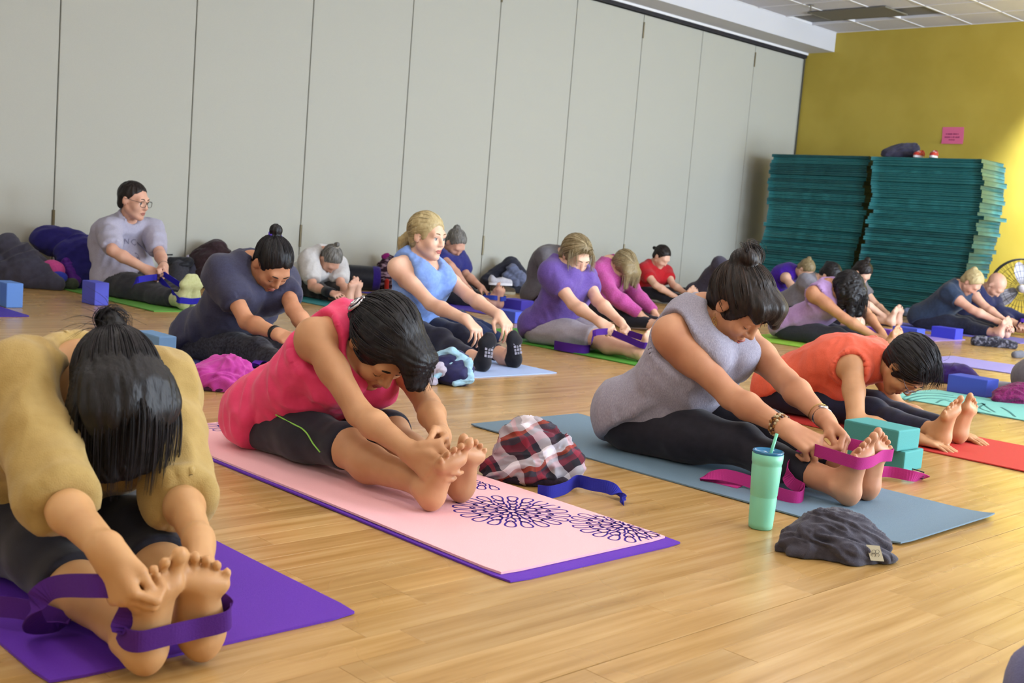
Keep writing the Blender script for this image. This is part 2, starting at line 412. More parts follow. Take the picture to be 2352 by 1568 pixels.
def build_ceiling():
    tile = mat('ceiling_tile', 'cfcfd6', rough=0.9, spec=0.1, color2='b9b9c2', vscale=320, vlow=0.45, vhigh=0.55, bump=0.4, bscale=320)
    grid = mat('ceiling_grid', 'd6d6da', 0.5)
    c = MB(); c.box(BACK_X, YEL_X, WIN_Y, 8.37, CEIL_Z+0.03, CEIL_Z+0.12)
    ceil = c.build('ceiling', mat('ceiling_deck', '77777a', 0.9), kind='structure'); ceil['label'] = 'white suspended tile ceiling'
    T = 0.61; nx = int((YEL_X-BACK_X)/T)+1; ny = int((8.37-WIN_Y)/T)+1
    lights = {(ix, iy) for ix in (2, 6, 9, 12, 16, 20) for iy in (5, 8, 11, 14, 17)}
    tm = bevel_box('ceiling_tile', T-0.03, T-0.03, 0.014, 0.003, 1)
    tm.materials.append(tile); g = MB(); far = MB()
    vent = {(1, 0), (1, 1), (1, 2)}
    cells = []
    for ix in range(nx):
        for iy in range(ny):
            x1 = YEL_X-ix*T; x0 = max(BACK_X, x1-T); y1 = 8.365-iy*T; y0 = max(WIN_Y, y1-T)
            if (ix, iy) in vent: continue
            lit = (nx-1-ix, iy) in lights
            if lit:
                lt = empty('ceiling_light', ((x0+x1)/2, (y0+y1)/2, CEIL_Z), 'square recessed fluorescent ceiling light', 'ceiling light', 'recessed ceiling lights')
                f = MB(); h = T/2-0.015; f.box(-h, h, -h, -h+0.02, -0.008, 0.012); f.box(-h, h, h-0.02, h, -0.008, 0.012); f.box(-h, -h+0.02, -h+0.02, h-0.02, -0.008, 0.012); f.box(h-0.02, h, -h+0.02, h-0.02, -0.008, 0.012)
                f.build('frame', grid, lt)
                d = MB(); d.box(-h+0.02, h-0.02, -h+0.02, h-0.02, -0.004, 0.008); d.build('diffuser', mat('lit_diffuser', 'fff8ee', 0.5, emit=('fff9f2', LIGHT_EMIT)), lt)
                continue
            cells.append((x0, x1, y0, y1))
    cells.sort(key=lambda c: math.hypot(c[0]-13, c[2]-7))
    for x0, x1, y0, y1 in cells[:90]:
        link('tile', tm, None, ceil, ((x0+x1)/2, (y0+y1)/2, CEIL_Z+0.012)).scale = ((x1-x0)/T, (y1-y0)/T, 1)
    for x0, x1, y0, y1 in cells[90:]: far.box(x0+0.015, x1-0.015, y0+0.015, y1-0.015, CEIL_Z+0.005, CEIL_Z+0.019)
    far.build('tiles', tile, ceil, kind='stuff')
    for ix in range(nx):
        x = YEL_X-ix*T; g.box(x-0.012, x+0.012, WIN_Y, 8.365, CEIL_Z-0.001, CEIL_Z+0.03)
    for iy in range(ny):
        y = 8.365-iy*T; g.box(BACK_X, YEL_X, y-0.012, y+0.012, CEIL_Z-0.0015, CEIL_Z+0.03)
    g.build('grid', grid, ceil)
    # air grille and sprinkler
    a, b = ground_px(1855, 27, CEIL_Z), ground_px(2085, 32, CEIL_Z)
    x0, x1, y0, y1 = YEL_X-2*T+0.01, YEL_X-T-0.01, 8.365-2.0*T+0.06, 8.365-0.30*T+0.02
    y0, y1 = b.y, a.y; x0, x1 = a.x, b.x
    v = empty('air_grille', ((x0+x1)/2, (y0+y1)/2, CEIL_Z-0.012), 'long dark slatted air return grille in the ceiling', 'air vent')
    hx, hy = (x1-x0)/2, (y1-y0)/2
    vm = mat('grille_metal', '6e6a5e', 0.6); f = MB()
    f.box(-hx, hx, -hy, -hy+0.025, -0.006, 0.01); f.box(-hx, hx, hy-0.025, hy, -0.006, 0.01); f.box(-hx, -hx+0.025, -hy+0.025, hy-0.025, -0.006, 0.01); f.box(hx-0.025, hx, -hy+0.025, hy-0.025, -0.006, 0.01)
    f.build('frame', vm, v)
    bk = MB(); bk.box(-hx+0.02, hx-0.02, -hy+0.02, hy-0.02, 0.006, 0.010); bk.build('backing', mat('grille_dark', '3a382f', 0.8), v)
    n = 14
    for i in range(n):
        x = -hx+0.03+(2*hx-0.06)*(i+0.5)/n; sl = MB(); w = 0.012
        sl.add([(x-w, -hy+0.025, 0.004), (x+w, -hy+0.025, -0.005), (x+w, hy-0.025, -0.005), (x-w, hy-0.025, 0.004), (x-w, -hy+0.025, 0.006), (x+w, -hy+0.025, -0.003), (x+w, hy-0.025, -0.003), (x-w, hy-0.025, 0.006)],
               [(0, 3, 2, 1), (4, 5, 6, 7), (0, 1, 5, 4), (1, 2, 6, 5), (2, 3, 7, 6), (3, 0, 4, 7)]); sl.build('slat', vm, v)
    p = ground_px(1863, 12, CEIL_Z); sp = empty('sprinkler_head', (p.x, p.y, CEIL_Z), 'small metal fire sprinkler beside the ceiling grille', 'sprinkler')
    m = MB(); m.lathe([(0.0, 0.0), (0.032, 0.0), (0.032, -0.006), (0.010, -0.008), (0.010, -0.045), (0.0, -0.045)], 14); m.build('stem', mat('dull_chrome', '8d8578', 0.35, metal=0.9), sp, smooth=False)
    m = MB(); m.lathe([(0.0, -0.060), (0.020, -0.060), (0.020, -0.063), (0.0, -0.063)], 14); m.tube([(0.009, 0, -0.044), (0.009, 0, -0.061)], 0.003, 6); m.tube([(-0.009, 0, -0.044), (-0.009, 0, -0.061)], 0.003, 6); m.build('deflector', mat('dull_chrome', '8d8578', 0.35, metal=0.9), sp)
LIGHT_EMIT = 15.0
build_ceiling()
def wall_washer(x, y, label):
    "recessed can light that grazes the yellow wall"
    o = empty('wall_washer', (x, y, CEIL_Z), label, 'ceiling light', 'wall washer can lights')
    m = MB(); m.lathe([(0.10, -0.004), (0.075, -0.006), (0.07, 0.0), (0.07, 0.02), (0.0, 0.02)], 24); m.build('can', mat('can_white', 'dcdce0', 0.4), o, smooth=True)
    m = MB(); m.lathe([(0.0, 0.012), (0.045, 0.012), (0.05, 0.018)], 20); m.build('lamp', mat('lamp_glow', 'fff3dc', 0.4, emit=('fff0d0', 12.0)), o)
    l = bpy.data.lights.new('wall_washer_beam', 'SPOT'); l.energy = 2000; l.color = (0.84, 0.92, 1.0); l.spot_size = math.radians(78); l.spot_blend = 0.9; l.shadow_soft_size = 0.05
    s = bpy.data.objects.new('wall_washer_beam', l); COL.objects.link(s); s.parent = o; s.location = (0, 0, -0.02)
    s.rotation_euler = Vector((YEL_X-x, 0, 1.75-CEIL_Z)).to_track_quat('-Z', 'Y').to_euler()
wall_washer(12.7, 4.75, 'recessed can light near the yellow wall, above the floor fan')
# ---------------------------------------------------------------- people
def rotv(v, ax, ang):
    ax = N(ax); v = np.asarray(v, float); c, s = math.cos(ang), math.sin(ang)
    return v*c + np.cross(ax, v)*s + ax*(ax@v)*(1-c)
UP = np.array([0, 0, 1.0])
SKIN = {}
def skin_mat(name, col, col2): return mat('skin_'+name, col, rough=0.5, spec=0.35, color2=col2, vscale=9.0, bump=0.05, bscale=420, sss=0.10)
HANDS = {  # (MCP, PIP, DIP) bend in radians for index..little, then thumb (spread, bend)
    'fist': ([(1.25, 1.5, 0.9)]*4, (0.25, 0.75)),
    'grip': ([(0.9, 1.35, 0.8), (0.95, 1.4, 0.8), (1.0, 1.4, 0.8), (1.05, 1.4, 0.8)], (0.35, 0.6)),
    'hook': ([(0.55, 0.9, 0.5), (0.55, 0.9, 0.5), (0.6, 0.95, 0.5), (0.65, 0.95, 0.5)], (0.6, 0.5)),
    'over': ([(0.75, 0.55, 0.3), (0.8, 0.55, 0.3), (0.85, 0.55, 0.3), (0.9, 0.6, 0.3)], (0.9, 0.4)),
    'flat': ([(0.12, 0.18, 0.1)]*4, (0.8, 0.15)),
    'rest': ([(0.3, 0.4, 0.25), (0.35, 0.45, 0.25), (0.4, 0.45, 0.25), (0.45, 0.5, 0.25)], (0.6, 0.3)),
}
def hand_sdf(S, W, f, pn, side, kind, s=1.0):
    f = N(f); pn = N(pn-f*(pn@f)); th = np.cross(f, pn) if side == 'R' else np.cross(pn, f)
    curls, (tsp, tb) = HANDS[kind]
    S.cap(W-f*0.006, W+f*0.02, 0.025*s, 0.023*s, k=0.02, w=th, q=1.2)
    mcp = []
    for i, (lat, ln) in enumerate(((0.0305, 0.086), (0.0102, 0.090), (-0.0105, 0.086), (-0.0300, 0.078))):
        m = W + (f*ln + th*lat)*s; mcp.append(m)
        S.cap(W+(f*0.015+th*lat*0.6)*s, m, 0.0165*s, 0.0122*s, k=0.010)
    L = ((0.042, 0.026, 0.021), (0.046, 0.029, 0.022), (0.043, 0.027, 0.021), (0.034, 0.021, 0.019))
    for i in range(4):
        a = 0; p = mcp[i]; fan = (0.10, 0.03, -0.04, -0.12)[i]
        for j in range(3):
            a += curls[i][j]; d = math.cos(a)*(f*math.cos(fan)+th*math.sin(fan)) + math.sin(a)*pn
            r0 = (0.0091, 0.0084, 0.0075)[j]*(0.9 if i == 3 else 1); r1 = (0.0084, 0.0075, 0.0066)[j]*(0.9 if i == 3 else 1)
            q = p + d*L[i][j]*s; S.cap(p, q, r0*s, r1*s, k=0.0015 if j else 0.003); S.ell(q, r1*1.08*s, k=0.0015) if j < 2 else None; p = q
    a = W+(f*0.018+th*0.020+pn*0.008)*s; b = a+(f*math.cos(tsp)*0.042+th*math.sin(tsp)*0.042+pn*0.014)*s
    S.cap(a, b, 0.0175*s, 0.013*s, k=0.012)
    d = N(f*math.cos(tsp*0.5)+th*math.sin(tsp*0.5)-th*math.sin(tb)*0.6+pn*0.35); c = b+d*0.032*s; S.cap(b, c, 0.0115*s, 0.0095*s, k=0.005)
    d = N(d-th*math.sin(tb)*0.5+pn*0.1); S.cap(c, c+d*0.024*s, 0.0095*s, 0.0078*s, k=0.004)
def foot_sdf(S, A, t, n, med, s=1.0, toes=True, spread=1.0):
    t = N(t); n = N(n-t*(n@t)); med = N(med-t*(med@t)-n*(med@n))
    O = A - t*0.055*s + n*0.066*s
    P = lambda u, v, w: O+(t*u+n*v+med*w)*s
    S.ell(P(0.036, -0.033, -0.001), (0.040*s, 0.034*s, 0.032*s), (t, n, med), k=0.02)
    S.cap(P(0.05, -0.038, -0.004), P(0.155, -0.023, 0.004), 0.033*s, 0.023*s, k=0.02, w=med, q=1.25)
    S.cap(P(0.055, -0.072, 0), P(0.145, -0.031, 0.008), 0.037*s, 0.021*s, k=0.025, w=med, q=1.1)
    S.cap(P(0.028, -0.052, 0), P(0.035, -0.15, 0), 0.019*s, 0.024*s, k=0.03)
    S.cap(P(0.168, -0.021, 0.027), P(0.148, -0.019, -0.031), 0.0225*s, 0.019*s, k=0.018)
    S.ell(P(0.055, -0.075, 0.034), 0.013*s, k=0.02); S.ell(P(0.045, -0.07, -0.033), 0.012*s, k=0.02)
    S.ell(P(0.100, 0.012, 0.032), (0.048*s, 0.019*s, 0.024*s), (t, n, med), k=0.02, neg=True)
    if toes:
        S.cap(P(0.178, -0.020, 0.032), P(0.210, -0.019, 0.034*spread), 0.0135*s, 0.0115*s, k=0.006); S.ell(P(0.218, -0.0135, 0.034*spread), (0.0175*s, 0.0135*s, 0.0145*s), (t, n, med), k=0.004)
        for b, e, uu, r in ((0.0095, 0.0105, 0.223, 0.0078), (-0.0075, -0.0095, 0.213, 0.0074), (-0.0230, -0.0280, 0.199, 0.0070), (-0.0360, -0.0450, 0.181, 0.0068)):
            S.cap(P(0.164-(0.0085-b)*0.35, -0.021, b), P(uu-0.018, -0.021, e*spread*0.97), r*1.05*s, r*1.0*s, k=0.004); S.ell(P(uu-0.013, -0.0145, e*spread*0.97), (r*1.45*s, r*1.3*s, r*1.12*s), (t, n, med), k=0.002)
    else:
        S.cap(P(0.15, -0.021, 0.0), P(0.203, -0.018, 0.006), 0.0185*s, 0.015*s, k=0.03, w=med, q=1.8)
def head_sdf(S, H, hr, hf, hu, s=1.0, detail=2, male=False, eyes_open=True):
    P = lambda x, y, z: H+(hr*x+hf*y+hu*z)*s
    R = (hr, hf, hu)
    S.ell(P(0, -0.014, 0.030), (0.073*s, 0.093*s, 0.083*s), R, k=0.02)
    S.ell(P(0, 0.028, -0.030), (0.058*s, 0.058*s, 0.080*s), R, k=0.02)
    for x in (-1, 1):
        S.cap(P(x*0.047, -0.002, -0.050), P(x*0.012, 0.058, -0.094), 0.021*s, 0.019*s, k=0.02)
        S.ell(P(x*0.036, 0.054, -0.032), 0.027*s, R, k=0.02)
        if detail >= 1:
            S.ell(P(x*0.0745, -0.008, -0.006), (0.009*s, 0.019*s, 0.031*s), (N(hr+hf*0.35*x), N(hf-hr*0.35*x), hu), k=0.006)
            S.ell(P(x*0.0865, -0.003, -0.001), (0.0095*s, 0.0105*s, 0.018*s), R, k=0.003, neg=True)
    S.ell(P(0, 0.068, -0.099), (0.018*s if not male else 0.022*s, 0.017*s, 0.016*s), R, k=0.016)
    S.cap(P(-0.032, 0.070, 0.016), P(0.032, 0.070, 0.016), 0.020*s, 0.020*s, k=0.018)
    if detail >= 1:
        for x in (-1, 1): S.ell(P(x*0.031, 0.094, -0.006), (0.016*s, 0.014*s, 0.0115*s), R, k=0.012, neg=True)
        S.cap(P(0, 0.083, 0.010), P(0, 0.1005, -0.032), 0.0085*s, 0.0112*s*(1.15 if male else 1), k=0.008)
        for x in (-1, 1): S.ell(P(x*0.0120, 0.0905, -0.036), (0.0085*s, 0.0105*s, 0.008*s), R, k=0.006)
        S.cap(P(-0.017, 0.079, -0.0615), P(0.017, 0.079, -0.0615), 0.0078*s, 0.0078*s, k=0.006); S.ell(P(0, 0.085, -0.0615), (0.012*s, 0.0075*s, 0.0065*s), R, k=0.005)
        S.cap(P(-0.014, 0.078, -0.0745), P(0.014, 0.078, -0.0745), 0.0085*s, 0.0085*s, k=0.003)
    if detail >= 2:
        for x in (-1, 1):
            if eyes_open:
                S.cap(P(x*0.031-0.012, 0.0735, 0.0055), P(x*0.031+0.012, 0.0735, 0.0055), 0.0075*s, k=0.004)
                S.cap(P(x*0.031-0.011, 0.0735, -0.0165), P(x*0.031+0.011, 0.0735, -0.0165), 0.0065*s, k=0.004)
            else: S.ell(P(x*0.031, 0.0735, -0.005), (0.0155*s, 0.0135*s, 0.0125*s), R, k=0.004)
def interp(P, t):
    "Catmull-Rom through three points, t in 0..1"
    a, b, c = P
    if t < 0.6: u = t/0.6; p0, p1, p2, p3 = 2*a-b, a, b, c
    else: u = (t-0.6)/0.4; p0, p1, p2, p3 = a, b, c, 2*c-b
    return 0.5*((2*p1)+(-p0+p2)*u+(2*p0-5*p1+4*p2-p3)*u*u+(-p0+3*p1-3*p2+p3)*u**3)
def person(J, sp):
    J = {k: np.array(v, float) for k, v in J.items()}
    s = sp.get('s', 1.0); fat = sp.get('fat', 1.0); male = sp.get('male', False); vox = sp.get('vox', 0.008); det = sp.get('detail', 1)
    face = math.radians(sp.get('face', -90)); fw = np.array([math.cos(face), math.sin(face), 0]); rt = np.array([math.sin(face), -math.cos(face), 0])
    base = np.array([J['pel'][0], J['pel'][1], 0.0])
    root = empty('person', (base[0], base[1], sp.get('lift', 0.006)), sp['label'], 'person', sp.get('group', 'people sitting on yoga mats'))
    frames = {}
    for sd in 'RL':
        fd = sp.get('foot'+sd, {}); ti = math.radians(fd.get('tilt', 0)); k = s*fd.get('size', 1.0); J['an'+sd][2] = k*(0.019*math.cos(ti)+0.033*math.sin(ti)+0.0385)+(0.003 if sp.get('sock') else 0.0)
    hlat = N(J['hipR']-J['hipL']); slat = N(J['shR']-J['shL'])
    tang = N(J['c7']-J['chest']); fr = N(np.cross(tang, slat))
    top = J['c7'] + fr*0.035*s - tang*0.045*s
    SPN = (J['pel']+UP*0.005, J['chest'], top)
    lw = sp.get('lw', 1.0)
    prof = [(0.0, 0.165, 0.110), (0.2, 0.150, 0.108), (0.42, 0.136, 0.102), (0.62, 0.148, 0.106), (0.8, 0.155, 0.102), (0.93, 0.128, 0.082), (1.0, 0.085, 0.062)]
    if male: prof = [(0.0, 0.155, 0.105), (0.2, 0.150, 0.115), (0.42, 0.152, 0.118), (0.62, 0.165, 0.118), (0.8, 0.172, 0.108), (0.93, 0.14, 0.085), (1.0, 0.09, 0.065)]
    pts = []
    for t, wd, dp in prof:
        l = N(hlat*(1-t)+slat*t); f1 = fat if t < 0.75 else 0.5+0.5*fat
        pts.append((interp(SPN, t), l, wd*s*f1*lw, dp*s*f1))
    def torso(S, part='all'):
        for i, ((a, la, wa, da), (b, lb, wb, db)) in enumerate(zip(pts, pts[1:])):
            if (part == 'low' and i > 0) or (part == 'up' and i < 1): continue
            q = (wa+wb)/(da+db); S.cap(a, b, da, db, k=0.02, w=N(la+lb), q=q)
        for hp in (J['hipR'], J['hipL']):
            if part == 'up': break
            r = 0.108*s*fat; c = hp*0.94+J['pel']*0.06-fw*0.045*s; c[2] = r*0.98+0.004; S.ell(c, (r, r*1.02, r*0.98), k=0.04)
        if part == 'low': return
        b = interp(SPN, 0.22); f0 = N(np.cross(N(J['chest']-J['pel']), hlat))
        S.ell(b+f0*sp.get('belly', 0.035), (0.12*s*fat, 0.085*s*fat, 0.10*s), (hlat, f0, N(J['chest']-J['pel'])), k=0.04)
        for x in (-1, 1):
            if not male: S.ell(interp(SPN, 0.66)+fr*0.082*s*fat+slat*x*0.068*s-UP*0.012, sp.get('bust', 0.062)*s, k=0.03)
            else: S.ell(interp(SPN, 0.72)+fr*0.07*s+slat*x*0.075*s, (0.085*s, 0.05*s, 0.07*s), (slat, fr, tang), k=0.04)
        for sd in 'RL':
            sh = J['sh'+sd]; S.cap(J['c7']+fr*0.03*s-tang*0.012*s, sh, 0.037*s, 0.044*s*(0.6+0.4*fat), k=0.03)
            S.cap(interp(SPN, 0.76)-fr*0.025*s, sh-tang*0.03, 0.055*s, 0.042*s, k=0.03)
    # head frame
    pit, yaw, rol = (math.radians(v) for v in sp.get('head', (50, 0, 0)))
    hf = fw*math.cos(pit)-UP*math.sin(pit); hu = fw*math.sin(pit)+UP*math.cos(pit)
    hf = rotv(hf, UP, yaw); hu = rotv(hu, UP, yaw); hu = rotv(hu, hf, rol); hr = np.cross(hf, hu)
    hs = sp.get('hs', 1.05)*s; H = J['head']
    ft = sp.get('armfat', fat)
    def arm(S, sd, upto=1.0, hand=True, delt=1.0):
        sh, el, wr = J['sh'+sd], J['el'+sd], J['wr'+sd]; d = N(el-sh)
        S.ell(sh+UP*0.004, 0.054*s*(0.5+0.5*ft)*delt, k=0.03)
        S.cap(sh, sh+(el-sh)*0.45, 0.047*s*ft, 0.047*s*ft, k=0.02); S.cap(sh+(el-sh)*0.4, el, 0.046*s*ft, 0.037*s*(0.4+0.6*ft), k=0.02)
        if upto > 1 or hand:
            m = el+(wr-el)*0.3
            S.cap(el, m, 0.037*s*(0.4+0.6*ft), 0.041*s*(0.4+0.6*ft), k=0.02); S.cap(m, wr, 0.040*s*(0.4+0.6*ft), 0.0255*s, k=0.02)
        if hand:
            hd = sp.get('hand'+sd, {}); f = hd.get('f'); f = N(wr-el) if f is None else N(rt*f[0]+fw*f[1]+UP*f[2])
            pn = hd.get('pn', (-0.4 if sd == 'R' else 0.4, 0.2, -0.9)); pn = rt*pn[0]+fw*pn[1]+UP*pn[2]
            frames['hand'+sd] = (wr, N(f), N(pn-N(f)*(pn@N(f))))
            hand_sdf(S, wr, f, pn, sd, hd.get('k', 'rest'), s*sp.get('handsize', 1.0))
    def leg(S, sd, foot=True, cut=None):
        hp, kn, an = J['hip'+sd].copy(), J['kn'+sd], J['an'+sd]; hp[2] -= 0.008
        S.cap(hp, hp+(kn-hp)*0.55, 0.088*s*fat, 0.076*s*fat, k=0.03); S.cap(hp+(kn-hp)*0.5, kn, 0.077*s*fat, 0.056*s*(0.4+0.6*fat), k=0.03)
        S.ell(kn+UP*0.012, 0.052*s*(0.4+0.6*fat), k=0.03)
        c = kn+(an-kn)*0.32-UP*0.016
        S.cap(kn, c, 0.053*s*(0.4+0.6*fat), 0.053*s*(0.4+0.6*fat), k=0.02); S.cap(c, an-N(an-kn)*0.03, 0.052*s*(0.4+0.6*fat), 0.034*s, k=0.025)
        if foot:
            fd = sp.get('foot'+sd, {}); l = N((an-kn)*np.array([1, 1, 0])); ti = math.radians(fd.get('tilt', 0))
            t = UP*math.cos(ti)+l*math.sin(ti); n = l*math.cos(ti)-UP*math.sin(ti)
            o = rt if sd == 'R' else -rt; sy = math.radians(fd.get('splay', 6)); t = rotv(t, n, sy if sd == 'L' else -sy)
            tw = math.radians(fd.get('turn', 0)); n = rotv(n, t, tw)
            frames['foot'+sd] = (an - t*0.055*s*fd.get('size', 1.0) + n*0.066*s*fd.get('size', 1.0), t, n, np.cross(t, n) if sd == 'R' else np.cross(n, t))
            foot_sdf(S, an, t, n, np.cross(t, n) if sd == 'R' else np.cross(n, t), s*fd.get('size', 1.0), toes=not sp.get('sock'), spread=fd.get('spread', 1.0))
    T = SDF(); torso(T)
    T.cap(J['c7']+fr*0.040*s-tang*0.03*s, H-hu*0.050*s*hs-hf*0.018, 0.054*s, 0.051*s, k=0.03)
    head_sdf(T, H, hr, hf, hu, hs, det, male, sp.get('eyes', False))
    AR, AL, LR, LL = SDF(), SDF(), SDF(), SDF(); arm(AR, 'R'); arm(AL, 'L'); leg(LR, 'R'); leg(LL, 'L')
    bl = [x.bounds() for x in (T, AR, AL, LR, LL)]
    g = Grid(np.min([b[0] for b in bl], 0), np.max([b[1] for b in bl], 0), vox)
    FT = T.field(g); FAR = AR.field(g); FAL = AL.field(g); FLR = LR.field(g); FLL = LL.field(g)
    F = smin(smin(FT, FAR, 0.025), FAL, 0.025); F = np.minimum(F, np.minimum(smin(FLR, FT, 0.02), smin(FLL, FT, 0.02)))
    body = link('body', sdf_mesh('body', F, g, base), sp['skin'], root)
    del FT, FAR, FAL, F
    out = dict(frames=frames, root=root, base=base, J=J, H=H, hr=hr, hf=hf, hu=hu, hs=hs, fw=fw, rt=rt, s=s, fr=fr, tang=tang, sp=sp, SPN=SPN, slat=slat)
    # ---- trousers
    pt = sp.get('pants')
    if pt:
        tt = pt.get('t', 0.006); PL = SDF(); fatl = {}
        for (a, la, wa, da), (b, lb, wb, db) in list(zip(pts, pts[1:]))[:2]: PL.cap(a, b, da, db, k=0.02, w=N(la+lb), q=(wa+wb)/(da+db))
        for hp in (J['hipR'], J['hipL']):
            r = 0.108*s*fat; c = hp*0.94+J['pel']*0.06-fw*0.045*s; c[2] = r*0.98+0.004; PL.ell(c, (r, r*1.02, r*0.98), k=0.04)
        lo, hi = PL.bounds(); gl = Grid(np.minimum(lo, np.minimum(J['anR'], J['anL'])-0.1), np.maximum(hi, np.maximum(J['anR'], J['anL'])+0.14), vox*pt.get('vs', 1.45))
        PF = PL.field(gl)
        X, Y, Z = gl.axes(); n = N(J['chest']-J['pel']); p0 = interp(SPN, pt.get('waist', 0.22))
        PF = np.maximum(PF-tt, (X-p0[0])*n[0]+(Y-p0[1])*n[1]+(Z-p0[2])*n[2])
        for sd in 'RL':
            q = SDF(); leg(q, sd, foot=False); f = q.field(gl)-tt-pt.get('loose', 0.0)
            kn, an = J['kn'+sd], J['an'+sd]; L = pt.get('len', 0.9)
            c = kn+(an-kn)*(L-1)/1.0 if L > 1 else J['hip'+sd]+(kn-J['hip'+sd])*L; l = N(an-kn) if L > 1 else N(kn-J['hip'+sd])
            f = np.maximum(f, (X-c[0])*l[0]+(Y-c[1])*l[1]+(Z-c[2])*l[2])
            PF = smin(PF, f, 0.012)
        PF = np.maximum(PF, 0.0015-Z+0*PF)
        am = pt.get('fold', 0.002); fq = pt.get('ffreq', 16)
        dsp = (lambda V: am*(0.6*ridged(V*np.array([fq, fq*0.8, fq*1.2])+3.1)+0.4*vnoise(V*fq*2.1)-0.6)) if am else None
        link('trousers', sdf_mesh('trousers', PF, gl, base, dsp), pt['mat'], root, label=pt.get('label'))
    # ---- top
    tp = sp.get('top')
    if tp:
        tt = tp.get('t', 0.007)+0.004; TS = SDF(); torso(TS, 'up'); TL = SDF(); torso(TL, 'low')
        dr = tp.get('drape', 1.0 if tp.get('sleeve', 0) > 0 else 0.0)
        if dr:
            for ta, tb in ((0.12, 0.42), (0.42, 0.74)): TS.cap(interp(SPN, ta), interp(SPN, tb), 0.108*s*fat*dr, 0.106*s*fat*dr, k=0.03, w=N(hlat+slat), q=1.48)
        for sd in 'RL':
            hp, kn = J['hip'+sd].copy(), J['kn'+sd]; hp[2] -= 0.008; TL.cap(hp, hp+(kn-hp)*0.5, 0.088*s*fat, 0.079*s*fat, k=0.03)
        TS.cap(J['c7']+fr*0.040*s-tang*0.03*s, H-hu*0.050*s*hs-hf*0.018, 0.054*s, 0.051*s, k=0.03)
        qs = []
        sl = tp.get('sleeve', 0.0)
        for sd in 'RL':
            q = SDF(); arm(q, sd, upto=2 if sl > 1 else 1, hand=False, delt=0.9)
            qs.append(q)
        bb = [x.bounds() for x in [TS, TL]+qs]; gt = Grid(np.min([b[0] for b in bb], 0), np.max([b[1] for b in bb], 0), vox*tp.get('vs', 1.25))
        X, Y, Z = gt.axes(); FT = TS.field(gt)
        for sd, q in zip('RL', qs):
            f = q.field(gt); sh, el, wr = J['sh'+sd], J['el'+sd], J['wr'+sd]
            if sl > 1: c = el+(wr-el)*(sl-1); d = N(wr-el)
            else: c = sh+(el-sh)*max(sl, 0.12); d = N(el-sh)
            if sl > 0: f = f-tp.get('sloose', 0.004)
            f = np.maximum(f, (X-c[0])*d[0]+(Y-c[1])*d[1]+(Z-c[2])*d[2])
            FT = smin(FT, f, 0.045 if sl > 0 else 0.025)
        # hem: only the part around the hips is cut
        hn = tp.get('hemn', (0.5, -0.85)); n = N(fw*hn[0]+UP*hn[1]); p0 = J['pel']+fw*tp.get('hemf', 0.02)+UP*tp.get('hemz', 0.0)
        FL = smax(TL.field(gt), (X-p0[0])*n[0]+(Y-p0[1])*n[1]+(Z-p0[2])*n[2], 0.004)
        FT = smin(FT, FL, 0.02)-tt
        FT = np.maximum(FT, tp.get('zmin', 0.012)-Z+0*FT)
        # neck opening
        nk = tp.get('neck', 0.068); nf = tp.get('nfront', 0.03); C = SDF()
        nc = J['c7']+fr*(0.045+nf)*s+tang*tp.get('nup', 0.058)*s
        C.ell(nc, (nk*s*tp.get('nwide', 1.05), (nk+nf*0.6)*s, 0.072*s), (slat, fr, tang), k=0.002)
        C.cap(nc+tang*0.03*s, nc+tang*0.25*s, 0.075*s, 0.14*s, k=0.002)
        C.cap(H-hu*0.03*s, H, 0.10*s, 0.12*s, k=0.002)
        sc = tp.get('scoop', 0.0)
        if sc: C.ell(J['c7']+fr*0.135*s-tang*0.05*s, (0.068*s, 0.085*s, sc*s), (slat, fr, tang), k=0.02)
        if sl <= 0:
            for sd in 'RL':
                sh, el = J['sh'+sd], J['el'+sd]; d = N(el-sh); o = slat if sd == 'R' else -slat
                ar = tp.get('arm', 0.068)*s
                C.cap(sh+o*0.028*s+UP*0.02, sh+o*0.03*s+d*0.05*s, ar, ar, k=0.01); C.cap(sh+o*0.05*s, el+o*0.03, 0.075*s, 0.06*s, k=0.01)
        FT = smax(FT, -C.field(gt), 0.005)
        am = tp.get('fold', 0.004); fq = tp.get('ffreq', 11); an = N(tp.get('fdir', (0.3, 0.3, 1)))
        def dsp(V):
            Vs = V + an*((V@an)*(-0.55))[:, None]
            return am*(0.5+0.7*ridged(Vs*fq+5.7)+0.5*ridged(Vs*fq*2.3+1.3)+0.25*vnoise(V*fq*3))
        out['top'] = link('top', sdf_mesh('top', FT, gt, base, dsp if am else None), tp['mat'], root, label=tp.get('label'))
    # ---- socks
    if sp.get('sock'):
        for sd in 'RL':
            q = SDF(); leg(q, sd); an, kn = J['an'+sd], J['kn'+sd]; l = N(an-kn)
            gs = Grid(an-0.28, an+0.28, 0.005); X, Y, Z = gs.axes(); f = q.field(gs)-0.0035; c = an-l*sp['sock'].get('h', 0.0)
            f = np.maximum(f, -((X-c[0])*l[0]+(Y-c[1])*l[1]+(Z-c[2])*l[2]))
            link('sock', sdf_mesh('sock', f, gs, base), sp['sock']['mat'], root)
